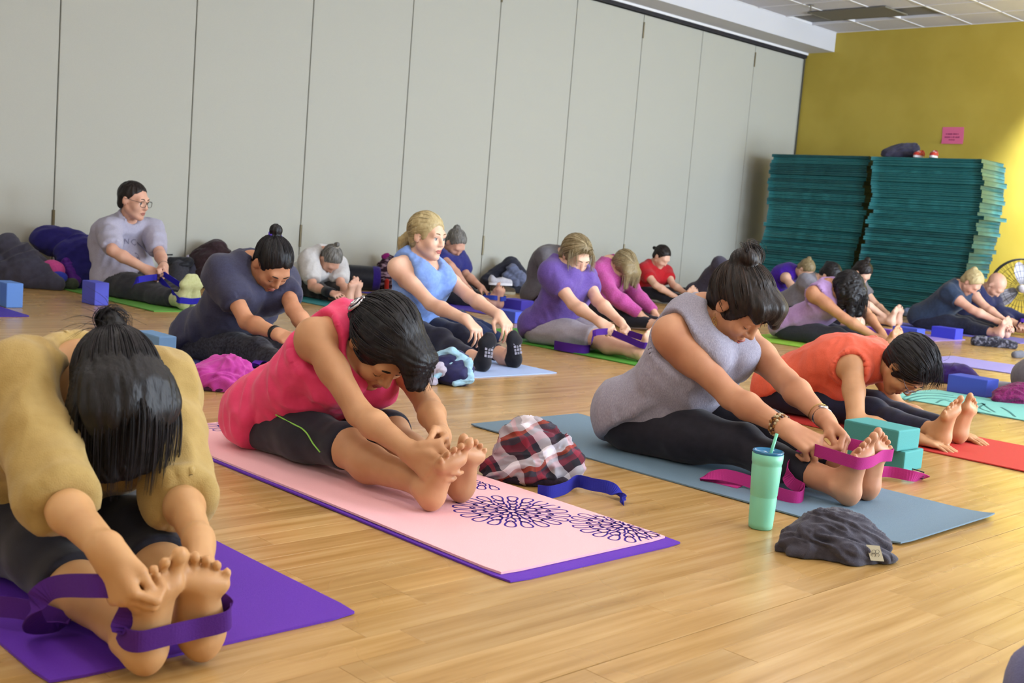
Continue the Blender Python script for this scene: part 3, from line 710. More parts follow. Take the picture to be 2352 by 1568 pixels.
    if sp.get('eyes'):
        for x in (-1, 1):
            c = H+(hr*x*0.031+hf*0.0705-hu*0.005)*hs; eb = MB()
            R = 0.0135*hs; m = 10; look = N(hf*1.0+hu*sp.get('gaze', -0.1)); a1 = N(np.cross(look, hu)); a2 = np.cross(a1, look)
            rows = [(0, 0), (0.22, 2), (0.5, 1), (0.9, 0), (1.5, 0), (2.2, 0), (3.14, 0)]
            vs = []; 
            for an_, _ in rows:
                for k in range(m): vs.append(c-base+R*(look*math.cos(an_)+(a1*math.cos(2*math.pi*k/m)+a2*math.sin(2*math.pi*k/m))*math.sin(an_)))
            fs = []; mi = []
            for i in range(len(rows)-1):
                for k in range(m): fs.append((i*m+k, i*m+(k+1) % m, (i+1)*m+(k+1) % m, (i+1)*m+k)); mi.append((2, 1, 0, 0, 0, 0)[i])
            nb = len(eb.v); eb.v += [tuple(v) for v in vs]; eb.f += fs; eb.mi += mi
            eb.build('eye', [mat('eye_white', 'd8d2cc', 0.25), mat('iris_blue_grey', '5a6a78', 0.3), mat('pupil', '0a0a0a', 0.2)], root, smooth=True)
    sp['lift'] = sp.get('lift', 0.0062); root.location.z = sp['lift']
    return out
def hair_mat(name, c1, c2, rough=0.5, stretch=(40, 40, 12)):
    return mat('hair_'+name, c1, rough=rough, spec=0.35, color2=c2, vscale=2.2, stretch=stretch, bump=0.6, bscale=2.5, detail=4, vlow=0.4, vhigh=0.7)
def hair(o, hs):
    "hair as one mesh: a volume from smooth fields and, on top, strands along guides; all in head coordinates (right, face, crown)"
    H, hr, hf, hu, k = o['H'], o['hr'], o['hf'], o['hu'], o['hs']; base = o['base']; R = (hr, hf, hu)
    P = lambda p: H+(hr*p[0]+hf*p[1]+hu*p[2])*k
    rng = random.Random(hs.get('seed', 3)); vol = hs.get('vol', 0.0)
    S = SDF()
    rad = np.array([0.079, 0.098, 0.089])+vol
    cc = np.array([0, -0.017, 0.033])
    S.ell(P(cc), rad*k, R, k=0.012)
    for c in hs.get('nape', [((0, -0.055, -0.03), (0.058, 0.045, 0.05))]): S.ell(P(c[0]), np.array(c[1])*k, R, k=0.02)
    a, b = hs.get('line', (0.55, 0.024))   # hairline: keep y - a*z < b
    S.plane(P((0, b, 0)), hf-hu*a, k=0.008)
    S.plane(P((0, 0, hs.get('low', -0.075))), -hu+hf*0.25, k=0.01)
    if hs.get('ears', True):
        for x in (-1, 1): S.ell(P((x*0.084, 0.0, -0.018)), (0.022*k, 0.026*k, 0.034*k), R, k=0.01, neg=True)
    for c in hs.get('caps', []): S.cap(P(c[0]), P(c[1]), c[2]*k, c[3]*k, k=c[4] if len(c) > 4 else 0.015, w=hr if len(c) > 5 else None, q=c[5] if len(c) > 5 else 1.0)
    gd = np.array([-hr[2], -hf[2], -hu[2]])
    def hang(p0, L, out):
        p0 = np.array(p0, float); d = N(p0-cc)*out; return [tuple(p0-d*0.5-gd*0.01), tuple(p0+d+gd*L*0.18), tuple(p0+d*1.1+gd*L*0.55), tuple(p0+d*0.7+gd*L)]
    for c in hs.get('hangcaps', []):
        q = hang(c[0], c[1], c[2]); S.cap(P(q[0]), P(q[1]), c[3]*k, c[3]*k, k=0.03, w=hr, q=c[5]); S.cap(P(q[1]), P(q[3]), c[3]*k, c[4]*k, k=0.03, w=hr, q=c[5])
    for c in hs.get('ells', []): S.ell(P(c[0]), np.array(c[1])*k, R, k=0.012)
    for c in hs.get('cut', []): S.ell(P(c[0]), np.array(c[1])*k, R, k=0.01, neg=True)
    lo, hi = S.bounds(); g = Grid(lo, hi, max(0.0045, hs.get('vox', 0.0065)))
    V, Q = nets(S.field(g), g); V = relax(V, Q, 1)
    am = hs.get('rough', 0.003); fl = hs.get('flow')
    L = np.stack([(V-H)@hr, (V-H)@hf, (V-H)@hu], 1)/k
    if am:
        if fl is not None:   # ridges that run towards the flow point
            d = N(np.array(fl)-cc); q = L-cc; ang = np.arctan2(q@N(np.cross(d, (0.3, 1, 0.2))), q@N(np.cross(np.cross(d, (0.3, 1, 0.2)), d)))
            rr = 1-np.clip((q/np.linalg.norm(q, axis=1)[:, None])@d, -1, 1)
            dd = ridged(np.stack([ang*hs.get('freq', 7), rr*2, ang*0], 1))
        else: dd = ridged(L*np.array([70, 70, 16])+2.2)
        V = V+vert_normals(V, Q)*(am*dd)[:, None]
    verts = [tuple(v-base) for v in V]; faces = [tuple(int(i) for i in q) for q in Q]; mi = [0]*len(faces)
    mb = MB(); mb.v = verts; mb.f = faces; mb.mi = mi
    # strands: guide polylines in head coordinates
    for gq in list(hs.get('guides', []))+[(hang(c[0], c[1], c[2]), c[3], c[4], c[5]) for c in hs.get('hangs', [])]:
        pts, n, jit, r = gq[:4]; tip = gq[4] if len(gq) > 4 else 1.0
        for _ in range(n):
            off = [rng.gauss(0, jit) for _ in range(3)]; o2 = [rng.gauss(0, jit*0.7) for _ in range(3)]; m = len(pts)
            q = [tuple(p[c]+off[c]*(0.5+0.5*tip*i/(m-1))+o2[c]*(i/(m-1)) for c in range(3)) for i, p in enumerate(pts)]
            q = smooth_path(q, 3); w = [Vector(P(p)-base) for p in q]; nn = len(w)
            mb.tube(w, [r*k*(1.0-0.75*(i/(nn-1))**2) for i in range(nn)], 3, mi=rng.choice((0, 0, 1)), caps=False)
    # swept strands over the scalp, from the hairline to the flow point
    for _ in range(hs.get('swept', 0)):
        d = N(np.array(fl)-cc)
        while True:
            u = N(np.array([rng.gauss(0, 1), rng.gauss(0, 1), rng.gauss(0, 1)]))
            p = cc+u*rad
            if p[1]-a*p[2] < b-0.004 and p[2] > -0.04 and u@d < 0.8: break
        w = []; m = 8; th = math.acos(max(-1, min(1, u@d)))
        rs = 1.0+rng.uniform(0.0, 0.022); e = min(0.97, rng.uniform(0.6, 1.1))
        for i in range(m):
            t = i/(m-1)*e; q = (math.sin((1-t)*th)*u+math.sin(t*th)*d)/max(1e-4, math.sin(th)); w.append(Vector(P(cc+N(q)*rad*rs*(1+0.015*math.sin(3.1*t)))-base))
        mb.tube(w, [0.0014*k*(0.4+0.6*math.sin(math.pi*min(1, (i+1)/m*0.95))) for i in range(m)], 3, mi=rng.choice((0, 1)), caps=False)
    ob = mb.build('hair', hs['mat'], o['root'], smooth=True, label=hs.get('label'))
    return ob
# joint positions in metres
JOINTS = {
 'tan': dict(pel=(0.967, 2.513, 0.114), chest=(0.968, 2.267, 0.277), c7=(0.976, 2.24, 0.458), head=(0.981, 2.077, 0.408), shR=(0.833, 2.162, 0.414), shL=(1.144, 2.19, 0.384), elR=(0.824, 1.947, 0.247), elL=(1.08, 1.987, 0.215), wrR=(0.808, 1.709, 0.219), wrL=(1, 1.76, 0.193), hipR=(0.88, 2.509, 0.105), hipL=(1.054, 2.501, 0.105), knR=(0.878, 2.111, 0.087), knL=(1.069, 2.102, 0.105), anR=(0.878, 1.727, 0.067), anL=(0.984, 1.728, 0.058)),
 'pink': dict(pel=(2.052, 3.1, 0.112), chest=(2.051, 2.856, 0.28), c7=(2.069, 2.808, 0.464), head=(2.068, 2.647, 0.39), shR=(1.906, 2.763, 0.399), shL=(2.225, 2.796, 0.352), elR=(1.928, 2.555, 0.211), elL=(2.181, 2.556, 0.216), wrR=(1.932, 2.316, 0.146), wrL=(2.057, 2.347, 0.175), hipR=(1.968, 3.07, 0.094), hipL=(2.143, 3.105, 0.105), knR=(1.967, 2.665, 0.089), knL=(2.154, 2.695, 0.108), anR=(1.96, 2.274, 0.062), anL=(2.09, 2.307, 0.056)),
 'graytank': dict(pel=(3.266, 2.583, 0.111), chest=(3.271, 2.399, 0.349), c7=(3.272, 2.433, 0.543), head=(3.271, 2.255, 0.557), shR=(3.099, 2.402, 0.442), shL=(3.448, 2.348, 0.429), elR=(3.182, 2.187, 0.258), elL=(3.366, 2.102, 0.317), wrR=(3.148, 1.946, 0.199), wrL=(3.275, 1.886, 0.231), hipR=(3.176, 2.566, 0.097), hipL=(3.359, 2.574, 0.105), knR=(3.216, 2.146, 0.099), knL=(3.375, 2.156, 0.135), anR=(3.182, 1.751, 0.061), anL=(3.317, 1.763, 0.059)),
 'coral': dict(pel=(4.628, 2.869, 0.11), chest=(4.612, 2.646, 0.257), c7=(4.652, 2.463, 0.327), head=(4.622, 2.303, 0.289), shR=(4.492, 2.486, 0.263), shL=(4.795, 2.556, 0.314), elR=(4.359, 2.367, 0.061), elL=(4.745, 2.397, 0.093), wrR=(4.451, 2.135, 0.024), wrL=(4.802, 2.142, 0.023), hipR=(4.548, 2.829, 0.105), hipL=(4.717, 2.873, 0.105), knR=(4.613, 2.43, 0.067), knL=(4.717, 2.476, 0.085), anR=(4.511, 2.082, 0.066), anL=(4.682, 2.095, 0.06)),
 'navytee': dict(pel=(2.847, 4.921, 0.11), chest=(2.851, 4.705, 0.312), c7=(2.852, 4.705, 0.505), head=(2.873, 4.53, 0.488), shR=(2.693, 4.664, 0.43), shL=(3.016, 4.667, 0.403), elR=(2.715, 4.462, 0.234), elL=(2.928, 4.421, 0.295), wrR=(2.72, 4.215, 0.21), wrL=(2.927, 4.207, 0.165), hipR=(2.758, 4.927, 0.085), hipL=(2.938, 4.918, 0.105), knR=(2.813, 4.513, 0.086), knL=(2.94, 4.508, 0.085), anR=(2.795, 4.118, 0.07), anL=(2.915, 4.114, 0.07)),
 'blonde': dict(pel=(4.105, 5.123, 0.107), chest=(4.105, 4.939, 0.352), c7=(4.093, 5.039, 0.526), head=(4.093, 4.906, 0.644), shR=(3.935, 4.954, 0.461), shL=(4.268, 4.981, 0.445), elR=(3.99, 4.713, 0.288), elL=(4.258, 4.711, 0.331), wrR=(4.023, 4.46, 0.234), wrL=(4.264, 4.464, 0.255), hipR=(4.023, 5.078, 0.105), hipL=(4.197, 5.142, 0.105), knR=(4.026, 4.651, 0.095), knL=(4.235, 4.723, 0.108), anR=(3.96, 4.252, 0.07), anL=(4.235, 4.319, 0.059)),
 'man': dict(pel=(3.764, 7.827, 0.105), chest=(3.779, 8.007, 0.367), c7=(3.777, 7.923, 0.546), head=(3.774, 7.792, 0.683), shR=(3.623, 7.847, 0.462), shL=(3.967, 7.878, 0.479), elR=(3.537, 7.584, 0.332), elL=(3.903, 7.623, 0.323), wrR=(3.705, 7.404, 0.221), wrL=(3.815, 7.379, 0.249), hipR=(3.669, 7.849, 0.087), hipL=(3.861, 7.833, 0.105), knR=(3.724, 7.398, 0.064), knL=(3.859, 7.391, 0.085), anR=(3.739, 6.966, 0.058), anL=(3.815, 6.969, 0.06)),
 'whitetee': dict(pel=(5.436, 8.161, 0.107), chest=(5.439, 7.904, 0.214), c7=(5.45, 7.862, 0.391), head=(5.435, 7.713, 0.32), shR=(5.304, 7.816, 0.302), shL=(5.603, 7.841, 0.27), elR=(5.241, 7.66, 0.1), elL=(5.502, 7.643, 0.122), wrR=(5.258, 7.43, 0.075), wrL=(5.512, 7.422, 0.036), hipR=(5.36, 8.122, 0.086), hipL=(5.524, 8.167, 0.105), knR=(5.347, 7.733, 0.053), knL=(5.526, 7.779, 0.085), anR=(5.366, 7.358, 0.052), anL=(5.48, 7.409, 0.051)),
 'bluetee': dict(pel=(6.6, 7.816, 0.108), chest=(6.595, 7.58, 0.28), c7=(6.626, 7.627, 0.458), head=(6.562, 7.485, 0.513), shR=(6.457, 7.624, 0.429), shL=(6.768, 7.639, 0.348), elR=(6.428, 7.372, 0.319), elL=(6.647, 7.418, 0.248), wrR=(6.526, 7.239, 0.141), wrL=(6.637, 7.195, 0.157), hipR=(6.512, 7.808, 0.105), hipL=(6.686, 7.792, 0.105), knR=(6.419, 7.422, 0.076), knL=(6.684, 7.392, 0.085), anR=(6.609, 7.041, 0.05), anL=(6.659, 7.008, 0.051)),
 'purpletee': dict(pel=(5.306, 5.081, 0.107), chest=(5.314, 4.956, 0.369), c7=(5.307, 5.069, 0.522), head=(5.305, 4.906, 0.573), shR=(5.158, 4.975, 0.456), shL=(5.491, 4.985, 0.442), elR=(5.162, 4.759, 0.286), elL=(5.385, 4.768, 0.31), wrR=(5.167, 4.535, 0.201), wrL=(5.374, 4.55, 0.198), hipR=(5.218, 5.075, 0.095), hipL=(5.395, 5.078, 0.105), knR=(5.27, 4.661, 0.083), knL=(5.395, 4.677, 0.085), anR=(5.25, 4.274, 0.07), anL=(5.37, 4.291, 0.07)),
 'pinksleeve': dict(pel=(6.943, 6.222, 0.11), chest=(6.95, 6.029, 0.321), c7=(6.921, 6.077, 0.497), head=(6.95, 5.913, 0.462), shR=(6.785, 6.017, 0.4), shL=(7.088, 6.026, 0.468), elR=(6.752, 5.804, 0.235), elL=(7.073, 5.865, 0.244), wrR=(6.866, 5.633, 0.117), wrL=(7.058, 5.65, 0.131), hipR=(6.857, 6.215, 0.105), hipL=(7.03, 6.215, 0.105), knR=(6.858, 5.822, 0.085), knL=(7.028, 5.821, 0.085), anR=(6.883, 5.443, 0.07), anL=(7.003, 5.443, 0.07)),
 'red': dict(pel=(9.624, 8.042, 0.108), chest=(9.629, 7.787, 0.227), c7=(9.627, 7.805, 0.411), head=(9.61, 7.655, 0.477), shR=(9.478, 7.777, 0.32), shL=(9.783, 7.72, 0.319), elR=(9.424, 7.551, 0.184), elL=(9.673, 7.518, 0.192), wrR=(9.548, 7.379, 0.083), wrL=(9.634, 7.3, 0.119), hipR=(9.538, 8.03, 0.105), hipL=(9.709, 8.03, 0.105), knR=(9.539, 7.64, 0.085), knL=(9.708, 7.64, 0.085), anR=(9.563, 7.265, 0.07), anL=(9.684, 7.266, 0.07)),
 'grayback': dict(pel=(7.379, 7.162, 0.081), chest=(7.379, 7.165, 0.381), c7=(7.379, 7.038, 0.523), head=(7.379, 6.866, 0.493), shR=(7.215, 7.049, 0.46), shL=(7.543, 7.053, 0.464), elR=(7.209, 6.891, 0.223), elL=(7.549, 6.893, 0.229), wrR=(7.307, 6.688, 0.116), wrL=(7.45, 6.691, 0.119), hipR=(7.29, 7.166, 0.104), hipL=(7.468, 7.167, 0.104), knR=(7.294, 6.757, 0.085), knL=(7.464, 6.758, 0.085), anR=(7.319, 6.364, 0.07), anL=(7.439, 6.365, 0.07)),
 'whitehair': dict(pel=(10.169, 7.46, 0.096), chest=(10.171, 7.28, 0.336), c7=(10.158, 7.109, 0.416), head=(10.197, 6.952, 0.507), shR=(10.012, 7.198, 0.455), shL=(10.326, 7.136, 0.375), elR=(10.001, 6.998, 0.253), elL=(10.341, 6.946, 0.164), wrR=(10.099, 6.805, 0.126), wrL=(10.242, 6.731, 0.084), hipR=(10.08, 7.469, 0.105), hipL=(10.259, 7.458, 0.105), knR=(10.086, 7.059, 0.085), knL=(10.256, 7.048, 0.085), anR=(10.111, 6.665, 0.07), anL=(10.231, 6.654, 0.07)),
 'purpletank': dict(pel=(11.146, 7.276, 0.115), chest=(11.147, 7.152, 0.365), c7=(11.149, 6.994, 0.444), head=(11.116, 6.84, 0.451), shR=(11.011, 7.01, 0.341), shL=(11.304, 7.04, 0.424), elR=(10.976, 6.814, 0.166), elL=(11.315, 6.856, 0.233), wrR=(11.074, 6.628, 0.067), wrL=(11.218, 6.684, 0.11), hipR=(11.062, 7.277, 0.105), hipL=(11.23, 7.277, 0.105), knR=(11.061, 6.896, 0.085), knL=(11.231, 6.896, 0.085), anR=(11.086, 6.53, 0.07), anL=(11.206, 6.53, 0.07)),
 'grayshirt': dict(pel=(9.754, 6.208, 0.098), chest=(9.756, 5.969, 0.266), c7=(9.763, 5.9, 0.437), head=(9.748, 5.734, 0.458), shR=(9.599, 5.897, 0.388), shL=(9.914, 5.867, 0.363), elR=(9.588, 5.667, 0.236), elL=(9.925, 5.635, 0.212), wrR=(9.684, 5.474, 0.123), wrL=(9.828, 5.441, 0.103), hipR=(9.668, 6.196, 0.105), hipL=(9.842, 6.203, 0.105), knR=(9.671, 5.799, 0.085), knL=(9.841, 5.805, 0.085), anR=(9.696, 5.416, 0.07), anL=(9.816, 5.423, 0.07)),
 'lavender': dict(pel=(7.873, 4.892, 0.109), chest=(7.879, 4.648, 0.283), c7=(7.857, 4.658, 0.473), head=(7.88, 4.488, 0.431), shR=(7.699, 4.65, 0.387), shL=(8.024, 4.613, 0.438), elR=(7.742, 4.398, 0.228), elL=(8.045, 4.387, 0.265), wrR=(7.838, 4.162, 0.107), wrL=(7.948, 4.191, 0.144), hipR=(7.787, 4.877, 0.083), hipL=(7.964, 4.893, 0.105), knR=(7.791, 4.467, 0.085), knL=(7.961, 4.483, 0.085), anR=(7.816, 4.073, 0.07), anL=(7.936, 4.089, 0.07)),
 'bun': dict(pel=(10.632, 6.304, 0.11), chest=(10.631, 6.044, 0.242), c7=(10.634, 6.033, 0.425), head=(10.61, 5.885, 0.492), shR=(10.477, 5.984, 0.373), shL=(10.793, 5.999, 0.367), elR=(10.471, 5.758, 0.213), elL=(10.817, 5.801, 0.175), wrR=(10.561, 5.567, 0.092), wrL=(10.696, 5.602, 0.109), hipR=(10.545, 6.288, 0.105), hipL=(10.719, 6.285, 0.105), knR=(10.547, 5.888, 0.085), knL=(10.716, 5.885, 0.085), anR=(10.569, 5.504, 0.053), anL=(10.693, 5.5, 0.055)),
 'navyblond': dict(pel=(10.96, 5.318, 0.113), chest=(10.971, 5.109, 0.311), c7=(10.954, 5.06, 0.489), head=(10.938, 4.898, 0.496), shR=(10.806, 5.054, 0.38), shL=(11.115, 5.021, 0.441), elR=(10.817, 4.808, 0.243), elL=(11.095, 4.805, 0.269), wrR=(10.897, 4.583, 0.158), wrL=(11.062, 4.586, 0.163), hipR=(10.877, 5.293, 0.092), hipL=(11.046, 5.335, 0.105), knR=(10.911, 4.904, 0.076), knL=(11.047, 4.94, 0.085), anR=(10.852, 4.546, 0.059), anL=(11.014, 4.561, 0.062)),
 'bald': dict(pel=(11.906, 5.543, 0.112), chest=(11.908, 5.26, 0.248), c7=(11.922, 5.221, 0.445), head=(11.861, 5.06, 0.468), shR=(11.742, 5.192, 0.375), shL=(12.087, 5.188, 0.354), elR=(11.924, 5.074, 0.19), elL=(11.918, 5.001, 0.208), wrR=(11.829, 4.839, 0.124), wrL=(11.979, 4.754, 0.141), hipR=(11.818, 5.508, 0.105), hipL=(11.998, 5.562, 0.105), knR=(11.823, 5.077, 0.085), knL=(11.993, 5.132, 0.085), anR=(11.848, 4.664, 0.07), anL=(11.968, 4.718, 0.07)),
 'edge': dict(pel=(6.81, 2.529, 0.115), chest=(6.81, 2.306, 0.315), c7=(6.81, 2.281, 0.503), head=(6.81, 2.117, 0.566), shR=(6.646, 2.31, 0.453), shL=(6.974, 2.32, 0.454), elR=(6.64, 2.096, 0.265), elL=(6.98, 2.1, 0.272), wrR=(6.739, 1.889, 0.165), wrL=(6.881, 1.894, 0.17), hipR=(6.72, 2.528, 0.105), hipL=(6.9, 2.528, 0.105), knR=(6.725, 2.118, 0.085), knL=(6.895, 2.118, 0.085), anR=(6.75, 1.724, 0.07), anL=(6.87, 1.724, 0.07)),
 'corner': dict(pel=(1.985, 0.528, 0.115), chest=(1.985, 0.325, 0.335), c7=(1.985, 0.318, 0.525), head=(1.985, 0.155, 0.588), shR=(1.821, 0.345, 0.472), shL=(2.149, 0.349, 0.472), elR=(1.815, 0.129, 0.287), elL=(2.155, 0.13, 0.289), wrR=(1.914, -0.078, 0.187), wrL=(2.056, -0.077, 0.188), hipR=(1.895, 0.528, 0.105), hipL=(2.075, 0.528, 0.105), knR=(1.9, 0.119, 0.085), knL=(2.07, 0.119, 0.085), anR=(1.925, -0.275, 0.07), anL=(2.045, -0.275, 0.07)),
}
SK_A = skin_mat('olive', 'c49868', 'b98a5c'); SK_B = skin_mat('tan', 'c2926a', 'b2815a'); SK_C = skin_mat('sunned', 'c4906e', 'b37c5c'); SK_D = skin_mat('fair', 'deb59c', 'd4a58c'); SK_E = skin_mat('rosy', 'd4a68f', 'c8957e')
def cloth(name, c, c2=None, rough=0.85, bump=0.35, bscale=420, vscale=60, sheen=0.15, stretch=(1, 1, 1), **kw):
    return mat('cloth_'+name, c, rough=rough, spec=0.2, bump=bump, bscale=bscale, color2=c2, vscale=vscale, sheen=sheen, stretch=stretch, **kw)
BLACK = cloth('black_leggings', '1a1a24', '20202b', rough=0.7, bump=0.15, vscale=30)
NAVYP = cloth('navy_leggings', '191b2b', '20223a', rough=0.7, bump=0.2, vscale=30)
BROWNBLACK = [hair_mat('black', '08070a', '151216'), hair_mat('black_light', '151217', '262126')]
DKBROWN = [hair_mat('dark_brown', '130d0b', '251a15'), hair_mat('brown_light', '2a1e18', '443328')]
BLOND = [hair_mat('blond', 'a8966a', 'b5a47a'), hair_mat('blond_light', 'c4b690', 'd8ccac')]
ASHBL = [hair_mat('ash_blond', '7a6a4a', '8a7a58'), hair_mat('ash_light', '9c8c6a', 'b8aa8a')]
GREY = [hair_mat('grey', '57544f', '7d7a75'), hair_mat('grey_light', '8c8a86', 'b2b0ac')]
WHITEH = [hair_mat('white', 'c9c9cc', 'e0e0e2'), hair_mat('white_light', 'dedee0', 'efeff0')]
P = {}
def face_parts(o, brow='2a1f1a', lip='a3564c', closed=True):
    H, hr, hf, hu, k = o['H'], o['hr'], o['hf'], o['hu'], o['hs']; base = o['base']
    Q = lambda x, y, z: Vector(H+(hr*x+hf*y+hu*z)*k-base)
    for x in (-1, 1):
        b = MB(); b.tube([Q(x*0.013, 0.0905, 0.018), Q(x*0.024, 0.0915, 0.0225), Q(x*0.037, 0.0865, 0.0235), Q(x*0.049, 0.0755, 0.0185)], [0.0022*k, 0.0030*k, 0.0026*k, 0.0012*k], 6); b.build('eyebrow', mat('brow_'+brow, brow, 0.8), o['root'], smooth=True)
        l = MB(); z = -0.0135 if closed else 0.0; l.tube([Q(x*0.031-0.0145, 0.0765, z+0.004), Q(x*0.031-0.007, 0.0835, z), Q(x*0.031+0.007, 0.0835, z), Q(x*0.031+0.0145, 0.0765, z+0.004)], [0.0006*k, 0.0012*k, 0.0012*k, 0.0006*k], 5); l.build('eyelash', mat('lash_dark', '140f0d', 0.7), o['root'], smooth=True)
    m = MB(); m.tube([Q(-0.022, 0.0805, -0.0665), Q(-0.010, 0.0885, -0.0625), Q(0, 0.0895, -0.0635), Q(0.010, 0.0885, -0.0625), Q(0.022, 0.0805, -0.0665)], [0.001*k, 0.0042*k, 0.0044*k, 0.0042*k, 0.001*k], 8)
    m.tube([Q(-0.021, 0.0805, -0.0675), Q(-0.009, 0.0860, -0.0735), Q(0.009, 0.0860, -0.0735), Q(0.021, 0.0805, -0.0675)], [0.001*k, 0.0050*k, 0.0050*k, 0.001*k], 8); m.build('lips', mat('lip_'+lip, lip, 0.45, 0.4), o['root'], smooth=True)
def glasses(o, color='3a3634', w=0.026, h=0.019, r=0.0014):
    H, hr, hf, hu, k = o['H'], o['hr'], o['hf'], o['hu'], o['hs']; base = o['base']; Q = lambda x, y, z: Vector(H+(hr*x+hf*y+hu*z)*k-base)
    m = MB(); gl = bpy.data.materials.get('spectacle_glass')
    if gl is None:
        gl = bpy.data.materials.new('spectacle_glass'); gl.use_nodes = True; b = gl.node_tree.nodes['Principled BSDF']; b.inputs['Transmission Weight'].default_value = 1.0; b.inputs['Roughness'].default_value = 0.02; b.inputs['IOR'].default_value = 1.05; b.inputs['Base Color'].default_value = (0.96, 0.97, 0.97, 1)
    for x in (-1, 1):
        ring = [Q(x*0.033+w*math.copysign(abs(math.cos(a))**0.7, math.cos(a)), 0.101-0.006*abs(math.cos(a)) if math.cos(a)*x > 0 else 0.101, -0.006+h*math.copysign(abs(math.sin(a))**0.7, math.sin(a))) for a in [2*math.pi*i/20 for i in range(20)]]
        m.tube(ring, r*k, 6, closed=True)
        m.tube([Q(x*0.058, 0.096, 0.004), Q(x*0.074, 0.075, 0.006), Q(x*0.079, 0.01, 0.010), Q(x*0.079, -0.015, 0.004)], r*k, 6)
        l = MB(); l.add(ring, [tuple(range(20))]); l.build('lens', gl, o['root'])
    m.tube([Q(-0.008, 0.101, -0.002), Q(0, 0.106, 0.002), Q(0.008, 0.101, -0.002)], r*k, 6)
    m.build('glasses', mat('frame_'+color, color, 0.3, metal=0.6), o['root'], smooth=True)
def wrist_ring(o, sd, t, r, th, material, name, wide=0.0, n=24, beads=None):
    "a band around the forearm; t = 1 at the wrist"
    J = o['J']; a, b = J['el'+sd], J['wr'+sd]; d = N(b-a); c = a+(b-a)*t-o['base']; u = N(np.cross(d, UP)); v = np.cross(d, u); m = MB()
    if beads:
        rng = random.Random(4)
        for row in range(3):
            for i in range(n):
                an = 2*math.pi*i/n; p = Vector(c+d*(row-1)*th*1.7+(u*math.cos(an)+v*math.sin(an))*(r+rng.uniform(-0.001, 0.002))); q = th*rng.uniform(0.8, 1.2)
                m.lathe([(0, -q), (q*0.8, -q*0.6), (q, 0), (q*0.8, q*0.6), (0, q)], 6, tuple(p), mi=rng.randrange(3))
    elif wide:
        rr = [(r, -wide/2), (r+th, -wide/2), (r+th, wide/2), (r, wide/2)]; V = []; F = []
        for i in range(n):
            an = 2*math.pi*i/n
            for q, z in rr: V.append(c+d*z+(u*math.cos(an)+v*math.sin(an))*q)
        for i in range(n):
            for k in range(4): F.append((i*4+k, i*4+(k+1) % 4, ((i+1) % n)*4+(k+1) % 4, ((i+1) % n)*4+k))
        m.add(V, F)
    else: m.tube([Vector(c+(u*math.cos(2*math.pi*i/n)+v*math.sin(2*math.pi*i/n))*r) for i in range(n)], th, 6, closed=True)
    return m.build(name, material, o['root'], smooth=not beads), c, d, u, v
def who(key, hairspec=None, **sp):
    o = person(JOINTS[key], sp)
    if hairspec: hair(o, hairspec)
    P[key] = o
    return o
who('tan', dict(mat=BROWNBLACK, vox=0.004, vol=0.007, flow=(0, -0.105, 0.06), swept=240, line=(0.30, 0.060), low=-0.10, freq=9, ears=False,
        ells=[((0.0, -0.116, 0.060), (0.026, 0.024, 0.026)), ((0.006, -0.130, 0.072), (0.016, 0.016, 0.016))],
        hangcaps=[((-0.04, 0.04, 0.075), 0.15, 0.004, 0.040, 0.014, 1.3), ((0.0, 0.045, 0.08), 0.16, 0.004, 0.042, 0.012, 1.3), ((0.04, 0.04, 0.075), 0.165, 0.004, 0.040, 0.014, 1.3), ((0.066, 0.015, 0.045), 0.175, 0.004, 0.028, 0.012, 1.0), ((-0.066, 0.02, 0.045), 0.16, 0.004, 0.028, 0.012, 1.0)],
        hangs=[((x, 0.03+0.03*math.cos(x*16), 0.115-abs(x)*0.55), 0.165+0.03*math.sin(x*210), 0.022, 15, 0.005, 0.0012) for x in (-0.085, -0.072, -0.06, -0.048, -0.036, -0.024, -0.012, 0.0, 0.012, 0.024, 0.036, 0.048, 0.06, 0.072, 0.085)],
        guides=[([(0.02, -0.11, 0.05), (0.03, -0.13, 0.07), (0.01, -0.145, 0.085), (-0.02, -0.135, 0.075), (-0.025, -0.115, 0.055)], 30, 0.006, 0.0011), ([(-0.02, -0.11, 0.07), (-0.01, -0.14, 0.06), (0.02, -0.14, 0.06), (0.03, -0.12, 0.08)], 24, 0.006, 0.0011), ([(0, -0.115, 0.06), (0.01, -0.14, 0.08), (0.04, -0.165, 0.08)], 7, 0.016, 0.0006), ([(0, -0.115, 0.06), (-0.03, -0.145, 0.03), (-0.07, -0.15, -0.01)], 10, 0.015, 0.0006), ([(0, -0.115, 0.06), (0.04, -0.14, 0.04), (0.07, -0.14, 0.01)], 8, 0.015, 0.0006)]),
    s=0.97, vox=0.0048, detail=2, head=(54, -4, 0), hs=0.97, armfat=0.82, skin=SK_A, label='woman in a mustard cardigan bending over her bare feet on the dark purple mat',
    top=dict(mat=cloth('mustard_knit', 'a48a52', 'ac9259', vscale=40), sleeve=1.06, t=0.012, fold=0.013, ffreq=9, neck=0.08, sloose=0.003), pants=dict(mat=BLACK, len=1.34, t=0.008, loose=0.004),
    handR=dict(k='grip', f=(-0.15, 0.55, -0.85), pn=(-0.9, 0.1, -0.3)), handL=dict(k='grip', f=(0.1, 0.7, -0.65), pn=(0.85, -0.1, -0.3)), handsize=0.98, footR=dict(tilt=8, splay=-2), footL=dict(tilt=8, splay=7))
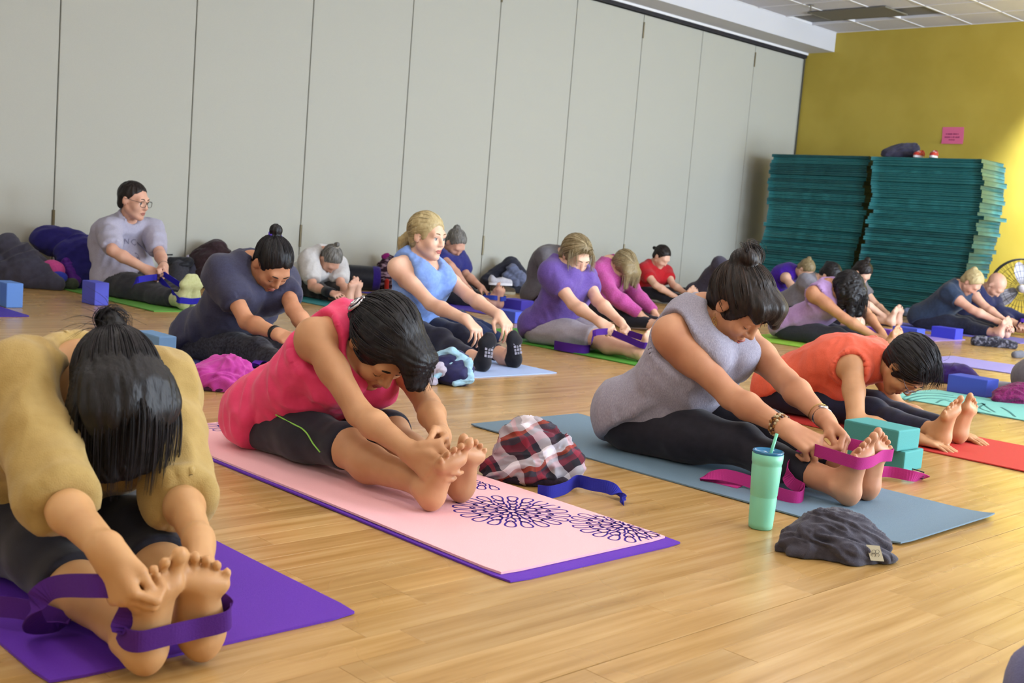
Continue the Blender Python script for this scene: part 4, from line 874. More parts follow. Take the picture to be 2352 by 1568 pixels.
who('pink', dict(mat=BROWNBLACK, vox=0.004, vol=0.012, flow=(0.035, -0.095, -0.01), swept=240, freq=9, line=(0.35, 0.060), low=-0.09,
        caps=[((0.035, -0.09, -0.01), (0.080, -0.045, -0.085), 0.034, 0.030), ((0.080, -0.045, -0.085), (0.088, 0.03, -0.125), 0.030, 0.012)],
        hangcaps=[((-0.055, 0.055, 0.07), 0.085, 0.012, 0.030, 0.016, 1.1), ((-0.02, 0.07, 0.085), 0.075, 0.010, 0.030, 0.016, 1.1)],
        hangs=[((x, 0.05, 0.105-abs(x)*0.5), 0.085+0.012*math.sin(x*150), 0.018, 14, 0.005, 0.0012) for x in (-0.075, -0.062, -0.05, -0.037, -0.025, -0.012)],
        guides=[([(0.03, -0.10, 0.0), (0.07, -0.07, -0.06), (0.09, -0.01, -0.105), (0.088, 0.035, -0.135)], 40, 0.007, 0.0012)]),
    s=1.0, vox=0.0048, detail=2, head=(56, -6, 0), hs=1.13, armfat=0.92, skin=SK_B, lift=0.0125, label='woman in a bright pink tank top holding her bare feet on the pink mat',
    top=dict(mat=cloth('hot_pink', 'e2416f', 'da3967', rough=0.55, vscale=30, bump=0.15), t=0.010, fold=0.012, ffreq=9, drape=0.95, neck=0.078, arm=0.088, hemn=(0.85, -0.5), hemf=0.06, hemz=0.0), pants=dict(mat=BLACK, len=1.06, t=0.006),
    handR=dict(k='hook', pn=(-0.8, 0.2, -0.2)), handL=dict(k='hook', pn=(0.8, 0.2, -0.2)), footR=dict(tilt=20, splay=4, size=0.97), footL=dict(tilt=18, splay=6, size=0.97))
who('graytank', dict(mat=DKBROWN, vox=0.004, vol=0.014, flow=(0.0, -0.09, 0.08), swept=200, freq=9, line=(0.42, 0.052),
        ells=[((0.0, -0.085, 0.105), (0.055, 0.045, 0.040)), ((0.03, -0.075, 0.135), (0.03, 0.03, 0.025)), ((-0.03, -0.10, 0.12), (0.03, 0.03, 0.03))],
        hangcaps=[((0.0, 0.075, 0.085), 0.045, 0.012, 0.026, 0.014, 1.3), ((-0.04, 0.065, 0.075), 0.06, 0.012, 0.026, 0.014, 1.2), ((0.045, 0.06, 0.07), 0.045, 0.010, 0.022, 0.012, 1.0)],
        hangs=[((x, 0.065, 0.10-abs(x)*0.5), 0.055+0.01*math.sin(x*150), 0.018, 12, 0.005, 0.0011) for x in (-0.06, -0.045, -0.03, -0.015, 0.0, 0.015, 0.03, 0.045)],
        guides=[([(0.03, -0.06, 0.13), (0.05, -0.09, 0.155), (0.02, -0.12, 0.15), (-0.02, -0.10, 0.155), (0.0, -0.06, 0.15)], 26, 0.008, 0.0010), ([(-0.03, -0.06, 0.13), (-0.055, -0.09, 0.14), (-0.03, -0.12, 0.15), (0.02, -0.11, 0.155)], 22, 0.008, 0.0010)]),
    s=1.02, vox=0.0048, fat=1.12, detail=2, head=(42, 4, 0), hs=1.08, skin=SK_C, handsize=1.1, label='woman in a heather grey tank top pulling a pink strap around her feet',
    top=dict(mat=cloth('heather_grey', '9e9baa', '8a8796', vscale=300, stretch=(1, 1, 0.3)), t=0.010, fold=0.008, ffreq=9, drape=0.95, neck=0.084, nfront=0.045, scoop=0.085, arm=0.075, hemn=(0.6, -0.8), hemf=0.0, hemz=0.0), pants=dict(mat=BLACK, len=1.72, t=0.006),
    handR=dict(k='grip', f=(-0.2, 0.9, -0.35), pn=(-0.5, -0.2, -0.8)), handL=dict(k='grip', f=(0.1, 0.85, -0.45), pn=(0.5, -0.2, -0.8)), footR=dict(tilt=8, splay=-4), footL=dict(tilt=4, splay=-2))
who('coral', dict(mat=BROWNBLACK, vox=0.004, vol=0.016, line=(0.50, 0.045), swept=160, flow=(0, 0.10, 0.10), freq=9, low=-0.06,
        guides=[([(x, -0.04, 0.115-abs(x)*0.5), (x*1.1, 0.02, 0.137-abs(x)*0.6), (x*1.15, 0.075, 0.11-abs(x)*0.4), (x*1.15, 0.105, 0.07)], 12, 0.006, 0.0012) for x in (-0.07, -0.05, -0.03, -0.01, 0.01, 0.03, 0.05, 0.07)] + [([(0.0, 0.03, 0.13), (0.0, 0.035, 0.15), (0.02, 0.02, 0.165)], 10, 0.02, 0.0006)]),
    s=0.97, vox=0.006, detail=2, head=(64, 0, 0), hs=1.1, skin=SK_B, label='woman in a coral sleeveless shirt and glasses folded forward on the red mat',
    top=dict(mat=cloth('coral', 'df6147', 'd65b41', vscale=200), t=0.010, fold=0.008, arm=0.06), pants=dict(mat=NAVYP, len=1.85),
    handR=dict(k='flat', pn=(0, 0, -1), f=(-0.1, 1, -0.1)), handL=dict(k='flat', pn=(0, 0, -1), f=(0.1, 1, -0.1)), footR=dict(tilt=10, splay=-6), footL=dict(tilt=8, splay=0))
who('navytee', dict(mat=BROWNBLACK, flow=(0.0, -0.08, 0.09), swept=140, ells=[((0, -0.10, 0.11), (0.028, 0.028, 0.028))], line=(0.5, 0.04)),
    s=1.0, vox=0.008, detail=2, head=(48, 0, 0), armfat=0.9, skin=SK_C, label='woman in a navy T-shirt with a purple hair tie, head bowed, behind the magenta sweater',
    top=dict(mat=cloth('navy_tee', '3a3b52', '34354a', vscale=120), sleeve=0.55, t=0.009, sloose=0.005, fold=0.011, ffreq=9), pants=dict(mat=cloth('marl_leggings', '1b1b24', '3c3c48', vscale=90, stretch=(0.3, 1, 1)), len=1.8))
who('blonde', dict(mat=BLOND, vol=0.004, flow=(0.0, -0.11, 0.0), swept=200, caps=[((0, -0.10, 0.0), (0, -0.15, -0.05), 0.03, 0.03), ((0, -0.15, -0.05), (0, -0.16, -0.12), 0.03, 0.015)], line=(0.5, 0.04)),
    s=1.03, vox=0.0074, detail=2, eyes=True, head=(4, 12, 0), skin=SK_D, label='blonde woman in a light blue tank top sitting tall and touching her black socks',
    top=dict(mat=cloth('light_blue', '7f9fdc', '7393d4', vscale=60), t=0.009, fold=0.008, neck=0.07, nfront=0.04, scoop=0.12, arm=0.092), pants=dict(mat=NAVYP, len=1.75), sock=dict(mat=cloth('black_sock', '14141c'), h=0.0),
    handR=dict(k='over', f=(-0.1, 0.85, -0.5), pn=(0, -0.4, -1)), handL=dict(k='over', f=(0.1, 0.85, -0.5), pn=(0, -0.4, -1)), armfat=0.88, footR=dict(tilt=-12, splay=8, size=0.87), footL=dict(tilt=-12, splay=6, size=0.87))
who('man', dict(mat=DKBROWN, line=(0.9, 0.005), low=-0.05, vol=-0.002),
    s=1.08, male=True, vox=0.0096, detail=2, eyes=True, head=(8, 28, 0), skin=SK_E, label='man in a pale grey T-shirt and glasses holding a blue strap by the wall',
    top=dict(mat=cloth('pale_grey_tee', 'a9a6b8', 'a19eb0', vscale=150), sleeve=0.8, sloose=0.006, t=0.011, fold=0.010, neck=0.062, nfront=0.012), pants=dict(mat=cloth('charcoal_pants', '2b2c33', '33343b', vscale=80), len=1.8, loose=0.02, fold=0.006), sock=dict(mat=cloth('cream_sock', 'b9bf8a', 'c4c99a'), h=0.10), armfat=0.92, handR=dict(k='fist', pn=(-0.8, 0.2, -0.5)), handL=dict(k='fist', pn=(0.8, 0.2, -0.5)), footR=dict(tilt=2), footL=dict(tilt=2))
who('whitetee', dict(mat=GREY, flow=(0, -0.06, 0.10), swept=100, ells=[((0, -0.08, 0.12), (0.022, 0.022, 0.03))]),
    s=0.95, vox=0.01, head=(65, 0, 0), skin=SK_E, label='grey-haired woman in a white T-shirt with black wrist wraps reaching for her feet',
    top=dict(mat=cloth('white_tee', 'c6c3c1', 'bdbab8'), sleeve=0.7, sloose=0.012, t=0.012, fold=0.008), pants=dict(mat=cloth('brown_black_pants', '24201f', '2c2827'), len=1.5, loose=0.015, fold=0.005))
who('bluetee', dict(mat=GREY, flow=(0, -0.08, 0.09), swept=80, ells=[((0, -0.09, 0.09), (0.03, 0.03, 0.03))]),
    s=0.97, vox=0.0105, head=(48, 0, 0), skin=SK_E, label='grey-haired woman in a royal blue T-shirt holding a blue strap, behind the blonde woman',
    top=dict(mat=cloth('royal_blue_tee', '2b2f73', '26296a'), sleeve=0.6, sloose=0.006, t=0.010, fold=0.005), pants=dict(mat=BLACK, len=1.7))
who('purpletee', dict(mat=ASHBL, vol=0.010, line=(0.50, 0.034), low=-0.10, ears=False, nape=[((0, -0.06, -0.05), (0.072, 0.05, 0.06))], swept=160, flow=(0.0, 0.05, 0.12), hangs=[((x, 0.055-abs(x)*0.4, 0.10-abs(x)*0.6), 0.05+0.09*abs(x)/0.08, 0.016, 10, 0.006, 0.0016) for x in (-0.08, -0.066, -0.05, 0.05, 0.066, 0.08)]+[((x, 0.06, 0.09), 0.035, 0.014, 8, 0.006, 0.0014) for x in (-0.03, -0.01, 0.01, 0.03)]),
    s=0.98, fat=1.02, vox=0.0092, detail=2, head=(32, -8, 0), skin=SK_D, label='woman in a violet T-shirt and grey capri trousers pulling a purple strap',
    top=dict(mat=cloth('violet_tee', '68509c', '5d4790', vscale=120), sleeve=0.55, sloose=0.003, t=0.007, fold=0.006, nfront=0.035, scoop=0.05), pants=dict(mat=cloth('grey_capri', 'a5a0ab', '9b96a1', vscale=100), len=1.02, loose=0.012, fold=0.006), handR=dict(k='fist', pn=(-0.6, 0.1, -0.8)), handL=dict(k='fist', pn=(0.6, 0.1, -0.8)))
who('pinksleeve', dict(mat=ASHBL, vol=0.010, line=(0.35, 0.055), low=-0.10, ears=False, swept=140, flow=(0.0, 0.04, 0.11),
        hangcaps=[((-0.05, 0.05, 0.07), 0.14, 0.01, 0.032, 0.014, 1.1), ((0.0, 0.06, 0.085), 0.12, 0.01, 0.030, 0.014, 1.1), ((0.05, 0.05, 0.07), 0.15, 0.01, 0.032, 0.014, 1.1)],
        hangs=[((x, 0.05, 0.105-abs(x)*0.5), 0.14+0.03*math.sin(x*190), 0.018, 12, 0.006, 0.0016) for x in (-0.075, -0.06, -0.045, -0.03, -0.015, 0.0, 0.015, 0.03, 0.045, 0.06, 0.075)]),
    s=0.96, vox=0.01, head=(60, 0, 0), skin=SK_D, label='blonde woman in a raspberry pink long-sleeved top, hair falling over her face',
    top=dict(mat=cloth('raspberry_marl', 'a33d7d', 'b7559a', vscale=150), sleeve=1.92, t=0.010, fold=0.004), pants=dict(mat=BLACK, len=1.8), handR=dict(k='fist'), handL=dict(k='fist'))
who('red', dict(mat=DKBROWN, flow=(0, -0.10, 0.02), swept=60, caps=[((0, -0.10, 0.02), (0, -0.14, 0.0), 0.022, 0.018)]),
    s=0.95, vox=0.0115, head=(38, 0, 0), skin=SK_D, label='woman in a red T-shirt leaning forward near the far end of the partition',
    top=dict(mat=cloth('red_tee', 'b01820', 'a3141c'), sleeve=0.5, t=0.010, fold=0.004), pants=dict(mat=BLACK, len=1.8))
who('grayback', dict(mat=DKBROWN), s=1.0, vox=0.016, head=(60, 0, 0), skin=SK_D, label='person in a grey shirt and plum trousers hidden behind the violet T-shirt woman',
    top=dict(mat=cloth('ash_grey_shirt', '6a676c', '625f64'), sleeve=0.6, t=0.012, fold=0.004), pants=dict(mat=cloth('dark_plum', '221620', '2a1c28'), len=1.8))
who('whitehair', dict(mat=WHITEH, vol=0.006), s=1.0, vox=0.015, head=(62, 0, 0), skin=SK_E, label='white-haired person in a dark violet-grey top behind the grey tank woman',
    top=dict(mat=cloth('violet_grey_top', '45414f', '3b3745'), sleeve=1.9, t=0.012, fold=0.004), pants=dict(mat=BLACK, len=1.8))
who('purpletank', dict(mat=ASHBL, ells=[((0, -0.09, 0.09), (0.026, 0.026, 0.026))]), s=0.93, vox=0.0125, head=(58, 0, 0), skin=SK_D, label='woman in a vivid purple tank top in front of the green mat stack',
    top=dict(mat=cloth('vivid_purple', '44189a', '3b128c'), t=0.009, fold=0.003), pants=dict(mat=BLACK, len=1.8))
who('grayshirt', dict(mat=BROWNBLACK, vol=0.006, caps=[((0, -0.09, 0.05), (0, -0.12, 0.03), 0.03, 0.02)]), s=0.97, vox=0.0135, head=(58, 0, 0), skin=SK_D, label='dark-haired person in a grey shirt bent forward behind the lavender top woman',
    top=dict(mat=cloth('mid_grey_shirt', '75727a', '6c6971'), sleeve=0.8, t=0.012, fold=0.004), pants=dict(mat=BLACK, len=1.8))
who('lavender', dict(mat=BROWNBLACK, vol=0.02, ears=False, rough=0.008, line=(0.3, 0.05), low=-0.10, ells=[((0.0, 0.04, 0.06), (0.092, 0.08, 0.085))], hangcaps=[((-0.05, 0.05, 0.07), 0.14, 0.012, 0.042, 0.026, 1.2), ((0.05, 0.05, 0.07), 0.15, 0.012, 0.042, 0.026, 1.2), ((0.075, 0.0, 0.03), 0.13, 0.01, 0.036, 0.022, 1.0)], hangs=[((x, 0.05, 0.12-abs(x)*0.5), 0.17+0.03*math.sin(x*190), 0.026, 9, 0.012, 0.0016) for x in (-0.08, -0.06, -0.04, -0.02, 0.0, 0.02, 0.04, 0.06, 0.08)]), s=1.0, vox=0.0108, head=(65, 0, 0), skin=SK_C, label='curly dark-haired woman in a lavender sleeveless top reaching past the coral woman',
    top=dict(mat=cloth('lavender_top', 'a988b8', 'a07fb0'), t=0.012, fold=0.005, arm=0.062), pants=dict(mat=cloth('charcoal_leggings', '2d2d38', '34343f'), len=1.8))
who('bun', dict(mat=DKBROWN, ells=[((0, -0.07, 0.12), (0.03, 0.03, 0.03))]), s=0.97, vox=0.0118, head=(50, 0, 0), skin=SK_D, label='woman with a dark top bun clasping her bare feet behind the lavender top woman',
    top=dict(mat=cloth('soft_grey_tee', '7d7a80', '747177'), sleeve=0.5, t=0.011, fold=0.004), pants=dict(mat=BLACK, len=1.7))
who('navyblond', dict(mat=BLOND, vol=0.004, ells=[((0, -0.09, 0.085), (0.03, 0.03, 0.03))]), s=0.97, fat=1.1, vox=0.0106, head=(52, 0, 0), skin=SK_E, label='blonde woman in a dark navy T-shirt touching her toes before the green mat stack',
    top=dict(mat=cloth('dark_navy_tee', '2b3950', '253247'), sleeve=0.35, t=0.012, fold=0.004), pants=dict(mat=cloth('blue_black_pants', '1a1c2c', '23263a'), len=1.75, loose=0.008, fold=0.004))
who('bald', None, s=1.05, male=True, vox=0.0118, head=(55, 0, 0), skin=SK_E, label='bald man in a dark blue long-sleeved shirt beside the floor fan',
    top=dict(mat=cloth('dark_blue_shirt', '20244a', '1b1f42'), sleeve=1.9, t=0.012, fold=0.005), pants=dict(mat=BLACK, len=1.8))
who('edge', dict(mat=DKBROWN), s=1.0, vox=0.015, head=(40, 0, 0), skin=SK_D, label='person in a long grey top and plum trousers cut off by the right edge',
    top=dict(mat=cloth('warm_grey_top', '6e6a70', '666268'), sleeve=1.9, t=0.014, fold=0.004), pants=dict(mat=cloth('plum', '33122f', '3b1837'), len=1.8))
who('corner', dict(mat=DKBROWN), s=1.0, vox=0.014, head=(40, 0, 0), skin=SK_D, label='person in a slate blue top and dark jeans at the bottom right corner',
    top=dict(mat=cloth('slate_blue_top', '62648a', '5a5c80'), sleeve=0.6, t=0.014, fold=0.006, hemz=-0.06), pants=dict(mat=cloth('dark_denim', '181a2c', '222540', vscale=200), len=1.8))

# ---------------------------------------------------------------- small things worn
CHROME = mat('bright_steel', 'c4c2c8', 0.2, metal=1.0); GOLD = mat('pale_gold', 'b9a05a', 0.25, metal=1.0); BLK = mat('black_plastic', '101013', 0.35)
face_parts(P['tan']); face_parts(P['pink'], lip='8f4a40'); face_parts(P['graytank'], lip='a0564e'); face_parts(P['coral'], lip='96503f'); face_parts(P['navytee'], lip='9c5a4c')
face_parts(P['blonde'], brow='7a6548', lip='b0605a', closed=False); face_parts(P['man'], brow='3a3028', lip='a4685c', closed=False); face_parts(P['purpletee'], brow='6a5840', lip='a86058')
glasses(P['man']); glasses(P['coral'], '6a6870', w=0.024, h=0.015)
o = P['graytank']
wrist_ring(o, 'R', 0.88, 0.034, 0.0052, [mat('bead_amber', '8a5a2a', 0.3), mat('bead_cream', 'c2b08a', 0.35), mat('bead_brown', '4a2a18', 0.3)], 'bead_bracelet', beads=True, n=20)
_, c, d, u, v = wrist_ring(o, 'L', 0.93, 0.030, 0.003, CHROME, 'watch_band', wide=0.016)
m = MB(); k = Vector(c)+Vector(UP)*0.033; m.lathe([(0, 0.004), (0.014, 0.004), (0.016, 0.0), (0.016, -0.006)], 16, tuple(k)); m.build('watch_case', CHROME, o['root'])
wrist_ring(o, 'L', 0.83, 0.034, 0.0012, GOLD, 'bangle')
def earring(o, side=1):
    H, hr, hf, hu, k = o['H'], o['hr'], o['hf'], o['hu'], o['hs']; p = Vector(H+(hr*side*0.079-hf*0.006-hu*0.042)*k-o['base']); m = MB()
    m.tube([p, p+Vector((0, 0, -0.012))], 0.0008, 5); ax = Vector(N(np.array(CF)*[1, 1, 0])); r = ax.cross(Vector((0, 0, 1)))
    m.tube([p+Vector((0, 0, -0.030))+r*(0.009*math.sin(2*math.pi*i/14))+Vector((0, 0, 0.017*math.cos(2*math.pi*i/14))) for i in range(14)], 0.001, 5, closed=True)
    m.tube([p+Vector((0, 0, -0.032))+r*(0.004*math.sin(2*math.pi*i/10))+Vector((0, 0, 0.007*math.cos(2*math.pi*i/10))) for i in range(10)], 0.001, 5, closed=True); m.build('earring', GOLD, o['root'])
earring(P['graytank'])
def hair_tie(o, pos, r, th, axis, material, n=18, name='hair_tie'):
    H, hr, hf, hu, k = o['H'], o['hr'], o['hf'], o['hu'], o['hs']; c = H+(hr*pos[0]+hf*pos[1]+hu*pos[2])*k-o['base']; d = N(hr*axis[0]+hf*axis[1]+hu*axis[2]); u = N(np.cross(d, hr+0.01)); v = np.cross(d, u); m = MB()
    m.tube([Vector(c+(u*math.cos(2*math.pi*i/n)+v*math.sin(2*math.pi*i/n))*(r+(0.003 if i % 2 else 0))*k) for i in range(n)], th*k, 6, closed=True); m.build(name, material, o['root'], smooth=True)
hair_tie(P['navytee'], (0, -0.088, 0.092), 0.020, 0.009, (0, -0.4, 0.9), mat('purple_scrunchie', '4a34b0', 0.6))
hair_tie(P['bluetee'], (0, -0.085, 0.085), 0.024, 0.005, (0, -0.5, 0.8), mat('black_elastic', '15151a', 0.7))
hair_tie(P['purpletank'], (0, -0.085, 0.085), 0.022, 0.006, (0, -0.5, 0.8), mat('teal_elastic', '4a90a8', 0.7))
hair_tie(P['whitetee'], (0, -0.072, 0.108), 0.017, 0.006, (0, -0.4, 0.9), mat('cream_elastic', 'b0a898', 0.7))
o = P['pink']; hair_tie(o, (0.062, -0.105, 0.024), 0.024, 0.005, (0.6, -0.7, 0.2), CHROME, 12, 'hair_clip'); hair_tie(o, (0.066, -0.110, 0.024), 0.012, 0.004, (0.6, -0.7, 0.2), CHROME, 10, 'hair_clip')
o = P['navytee']; wrist_ring(o, 'R', 0.93, 0.029, 0.004, BLK, 'watch_band', wide=0.024); 
for sd in 'RL': wrist_ring(P['whitetee'], sd, 0.90, 0.032, 0.008, cloth('black_wrap', '131317', '1b1b20'), 'wrist_wrap', wide=0.10)
wrist_ring(P['man'], 'L', 0.93, 0.031, 0.0035, BLK, 'bracelet'); wrist_ring(P['pinksleeve'], 'R', 0.97, 0.030, 0.0025, CHROME, 'bracelet')
def necklace(o, drop=0.13):
    J, fr, tang, sl, b = o['J'], o['fr'], o['tang'], o['slat'], o['base']; c = J['c7']+fr*0.05*o['s']; m = MB(); pts = []
    for i in range(13):
        t = -1+2*i/12; q = c+sl*0.062*t*o['s']*1.05+fr*0.055*(1-abs(t))-tang*0.01; q = q+np.array([0, 0, -drop*(1-abs(t))**0.8]); pts.append(Vector(q-b))
    m.tube(pts, 0.0011, 5); m.build('necklace', GOLD, o['root'])
necklace(P['navytee'], 0.16)
# green piping on the pink tank top woman's capri leggings
def piping(o):
    J, b = o['J'], o['base']; m = MB(); hp, kn = J['hipR'], J['knR']; d = N(kn-hp); side = N(np.cross(d, UP)); side = side if side@o['rt'] > 0 else -side; pts = []
    for i in range(9):
        t = i/8; f = 0.30+0.66*t; r = (0.088+(0.060-0.088)*f)+0.0125; a = 0.62-0.25*t-(0.55*max(0, t-0.7)/0.3); p = hp+(kn-hp)*f; pts.append(Vector(p+(side*math.cos(a)+UP*math.sin(a))*r*o['s']-b))
    m.tube([Vector(q) for q in smooth_path([tuple(p) for p in pts], 4)], 0.0022, 6); m.build('piping', mat('neon_green', '8fd45a', 0.6), o['root'], smooth=True)
piping(P['pink'])
# white grip print under the blonde woman's socks
def sock_print(o):
    ink = mat('sock_print', 'b4b2c2', 0.6)
    for sd in 'RL':
        O, t, n, m_ = o['frames']['foot'+sd]; s = o['s']; mb = MB()
        for r in range(5):
            for c in range(3):
                for k in range(3):
                    u = 0.062+r*0.017; w = -0.022+c*0.018
                    if (r+c) % 2: a = (u+k*0.0045, w); du, dw = 0.0016, 0.012
                    else: a = (u, w+k*0.0045); du, dw = 0.012, 0.0016
                    v = 0.0052-0.006*max(0, (w-0.005)/0.03)*(1 if 0.06 < u < 0.13 else 0.3)
                    P0 = lambda uu, ww, vv: Vector(O+(t*uu+n*vv+m_*ww)*s-o['base'])
                    q = [P0(a[0], a[1], v), P0(a[0]+du, a[1], v), P0(a[0]+du, a[1]+dw, v), P0(a[0], a[1]+dw, v)]; q2 = [P0(a[0], a[1], v-0.004), P0(a[0]+du, a[1], v-0.004), P0(a[0]+du, a[1]+dw, v-0.004), P0(a[0], a[1]+dw, v-0.004)]
                    mb.add(q+q2, [(0, 1, 2, 3), (0, 4, 5, 1), (1, 5, 6, 2), (2, 6, 7, 3), (3, 7, 4, 0)])
        mb.build('grip_print', ink, o['root'])
sock_print(P['blonde'])

from mathutils.bvhtree import BVHTree
def shirt_letters(o, rows, size, color):
    "faded letters that follow the cloth of the chest"
    top = o['top'].data; bv = BVHTree.FromPolygons([v.co[:] for v in top.vertices], [p.vertices[:] for p in top.polygons])
    fr, tang, sl, b = Vector(o['fr']), Vector(o['tang']), Vector(o['slat']), o['base']; ink = mat('ink_'+color, color, 0.9)
    for txt, up, side in rows:
        cu = bpy.data.curves.new('letters', 'FONT'); cu.body = txt; cu.size = size; cu.align_x = 'CENTER'; cu.space_character = 1.25; cu.resolution_u = 2
        tmp = bpy.data.objects.new('tmp_letters', cu); COL.objects.link(tmp); bpy.context.view_layer.update(); me = bpy.data.meshes.new_from_object(tmp); bpy.data.objects.remove(tmp)
        bm = bmesh.new(); bm.from_mesh(me); bmesh.ops.triangulate(bm, faces=bm.faces); bmesh.ops.subdivide_edges(bm, edges=bm.edges, cuts=2); bm.to_mesh(me); bm.free()
        c = Vector(o['J']['chest']-b)+tang*up-sl*side
        for v in me.vertices:
            p = c-sl*v.co.x+tang*v.co.y+fr*0.35; hit = bv.ray_cast(p, -fr)[0]; v.co = (hit if hit is not None else p-fr*0.2)+fr*0.0025
        link('lettering', me, ink, o['root'])
shirt_letters(P['man'], [('INCO', 0.075, 0.0), ('B', 0.01, 0.0)], 0.055, '7d7a8e')
# ---------------------------------------------------------------- yoga mats
def yoga_mat(x0, x1, y0, y1, material, label, t=0.005, z=0.0, lift=0.0, rot=0.0, wave=0.002, group='yoga mats laid out in rows', seed=1):
    "a thin mat from (x0,y0) to (x1,y1); lift raises the front corners"
    nx, ny = 10, (60 if lift else 30); cx, cy = (x0+x1)/2, (y0+y1)/2; hx, hy = (x1-x0)/2, (y1-y0)/2; V = []; F = []; r = 0.018
    def bump(u, v):
        e = max(0.0, (abs(v)-0.84)/0.16); s = (1 if v < 0 else 0.35)
        return lift*s*(e**2.4)*(0.75+0.25*u) + wave*max(0.0, (abs(u)-0.9)/0.1)*(0.5+0.5*math.sin(v*5+seed))
    for k in (0, 1):
        for i in range(nx+1):
            for j in range(ny+1):
                u = -1+2*i/nx; v = -1+2*j/ny; x, y = u*hx, v*hy
                dx, dy = max(0, abs(x)-(hx-r)), max(0, abs(y)-(hy-r)); d = math.hypot(dx, dy)
                if d > r: x -= math.copysign(dx*(1-r/d), x); y -= math.copysign(dy*(1-r/d), y)
                V.append((x, y, z+0.0006+bump(u, v)+(t if k else 0)))
    n = (nx+1)*(ny+1); I = lambda k, i, j: k*n+i*(ny+1)+j
    for i in range(nx):
        for j in range(ny): F.append((I(1, i, j), I(1, i+1, j), I(1, i+1, j+1), I(1, i, j+1))); F.append((I(0, i, j), I(0, i, j+1), I(0, i+1, j+1), I(0, i+1, j)))
    for i in range(nx): F.append((I(0, i, 0), I(0, i+1, 0), I(1, i+1, 0), I(1, i, 0))); F.append((I(0, i+1, ny), I(0, i, ny), I(1, i, ny), I(1, i+1, ny)))
    for j in range(ny): F.append((I(0, 0, j+1), I(0, 0, j), I(1, 0, j), I(1, 0, j+1))); F.append((I(0, nx, j), I(0, nx, j+1), I(1, nx, j+1), I(1, nx, j)))
    mb = MB(); mb.add(V, F)
    o = mb.build('yoga_mat', material, loc=(cx, cy, 0), label=label, category='yoga mat', group=group); o.rotation_euler = (0, 0, rot)
    return o
def matmat(name, c, c2=None, rough=0.6): return mat('mat_'+name, c, rough=rough, spec=0.3, color2=c2 or c, vscale=500, bump=0.4, bscale=700)
yoga_mat(0.738, 1.353, 1.752, 3.49, matmat('deep_purple', '6530b0', '5c2aa6'), 'deep purple mat under the mustard cardigan woman, nearest the camera', t=0.005)
yoga_mat(1.752, 2.372, 1.732, 3.49, matmat('violet', '6330b4', '5a2aaa'), 'violet mat lying beneath the pink flower-print mat', t=0.0045, seed=2)
pinkmat = yoga_mat(1.764, 2.362, 1.775, 3.505, matmat('salmon_pink', 'f6bfc4', 'f1b8bd'), 'salmon pink mat printed with violet flowers', t=0.0055, z=0.0055, seed=3)
yoga_mat(2.915, 3.522, 1.408, 3.170, matmat('slate_blue', '6e8799', '667f91'), 'slate blue mat under the grey tank top woman', lift=0.012, t=0.0045, seed=4)
yoga_mat(4.38, 4.96, 1.30, 3.12, matmat('brick_red', 'c63a34', 'bc342f'), 'brick red mat under the coral shirt woman', t=0.0045, seed=5)
tealmat = yoga_mat(5.73, 6.33, 1.25, 2.97, matmat('pale_teal', '7cc0b4', '74b8ac'), 'pale teal mat with a dark wave print at the right', t=0.0045, seed=6)
yoga_mat(7.86, 8.5, 2.15, 3.88, matmat('lilac', '9b93cf', '938bc8'), 'lilac mat alone behind the pale teal mat', t=0.0045, seed=7)
yoga_mat(7.42, 8.06, 4.02, 5.20, matmat('lime', '8fbf3f', '86b638'), 'lime green mat under the lavender top woman', t=0.005, seed=8)
yoga_mat(5.10, 5.72, 3.92, 5.78, matmat('grass_green', '4f9a36', '489130'), 'grass green mat under the violet T-shirt woman', t=0.006, lift=0.004, seed=9)
yoga_mat(3.74, 4.36, 4.085, 5.80, matmat('powder_blue', 'a6bce6', '9eb4de'), 'powder blue mat under the blonde woman in socks', t=0.005, seed=10)
yoga_mat(2.52, 3.12, 4.05, 5.74, matmat('denim_blue', '4d5494', '464d8c'), 'denim blue mat under the navy T-shirt woman', t=0.005, seed=11)
yoga_mat(3.49, 4.09, 6.86, 8.42, matmat('leaf_green', '6aa84a', '62a043'), 'leaf green mat under the man by the wall', t=0.006, seed=12)
yoga_mat(5.04, 5.66, 6.75, 8.42, matmat('sea_green', '2f7d80', '297577'), 'dark sea green mat under the white T-shirt woman', t=0.006, seed=13)
yoga_mat(6.20, 6.86, 6.62, 8.34, matmat('indigo', '5240b0', '4a39a6'), 'indigo mat under the royal blue T-shirt woman', t=0.005, seed=14)
yoga_mat(2.05, 2.62, 6.64, 8.3, matmat('blue_violet', '4530a8', '3d299e'), 'blue violet mat at the left edge beside the light blue block', t=0.006, seed=15)
yoga_mat(9.62, 10.22, 4.56, 6.2, matmat('orchid', '9a84d0', '927cc8'), 'orchid purple mat among the blocks before the green stack', t=0.0045, seed=16)
yoga_mat(10.66, 11.3, 4.25, 5.95, matmat('periwinkle', '6e6ac0', '6662b8'), 'periwinkle mat under the dark navy T-shirt woman', t=0.0045, seed=17)
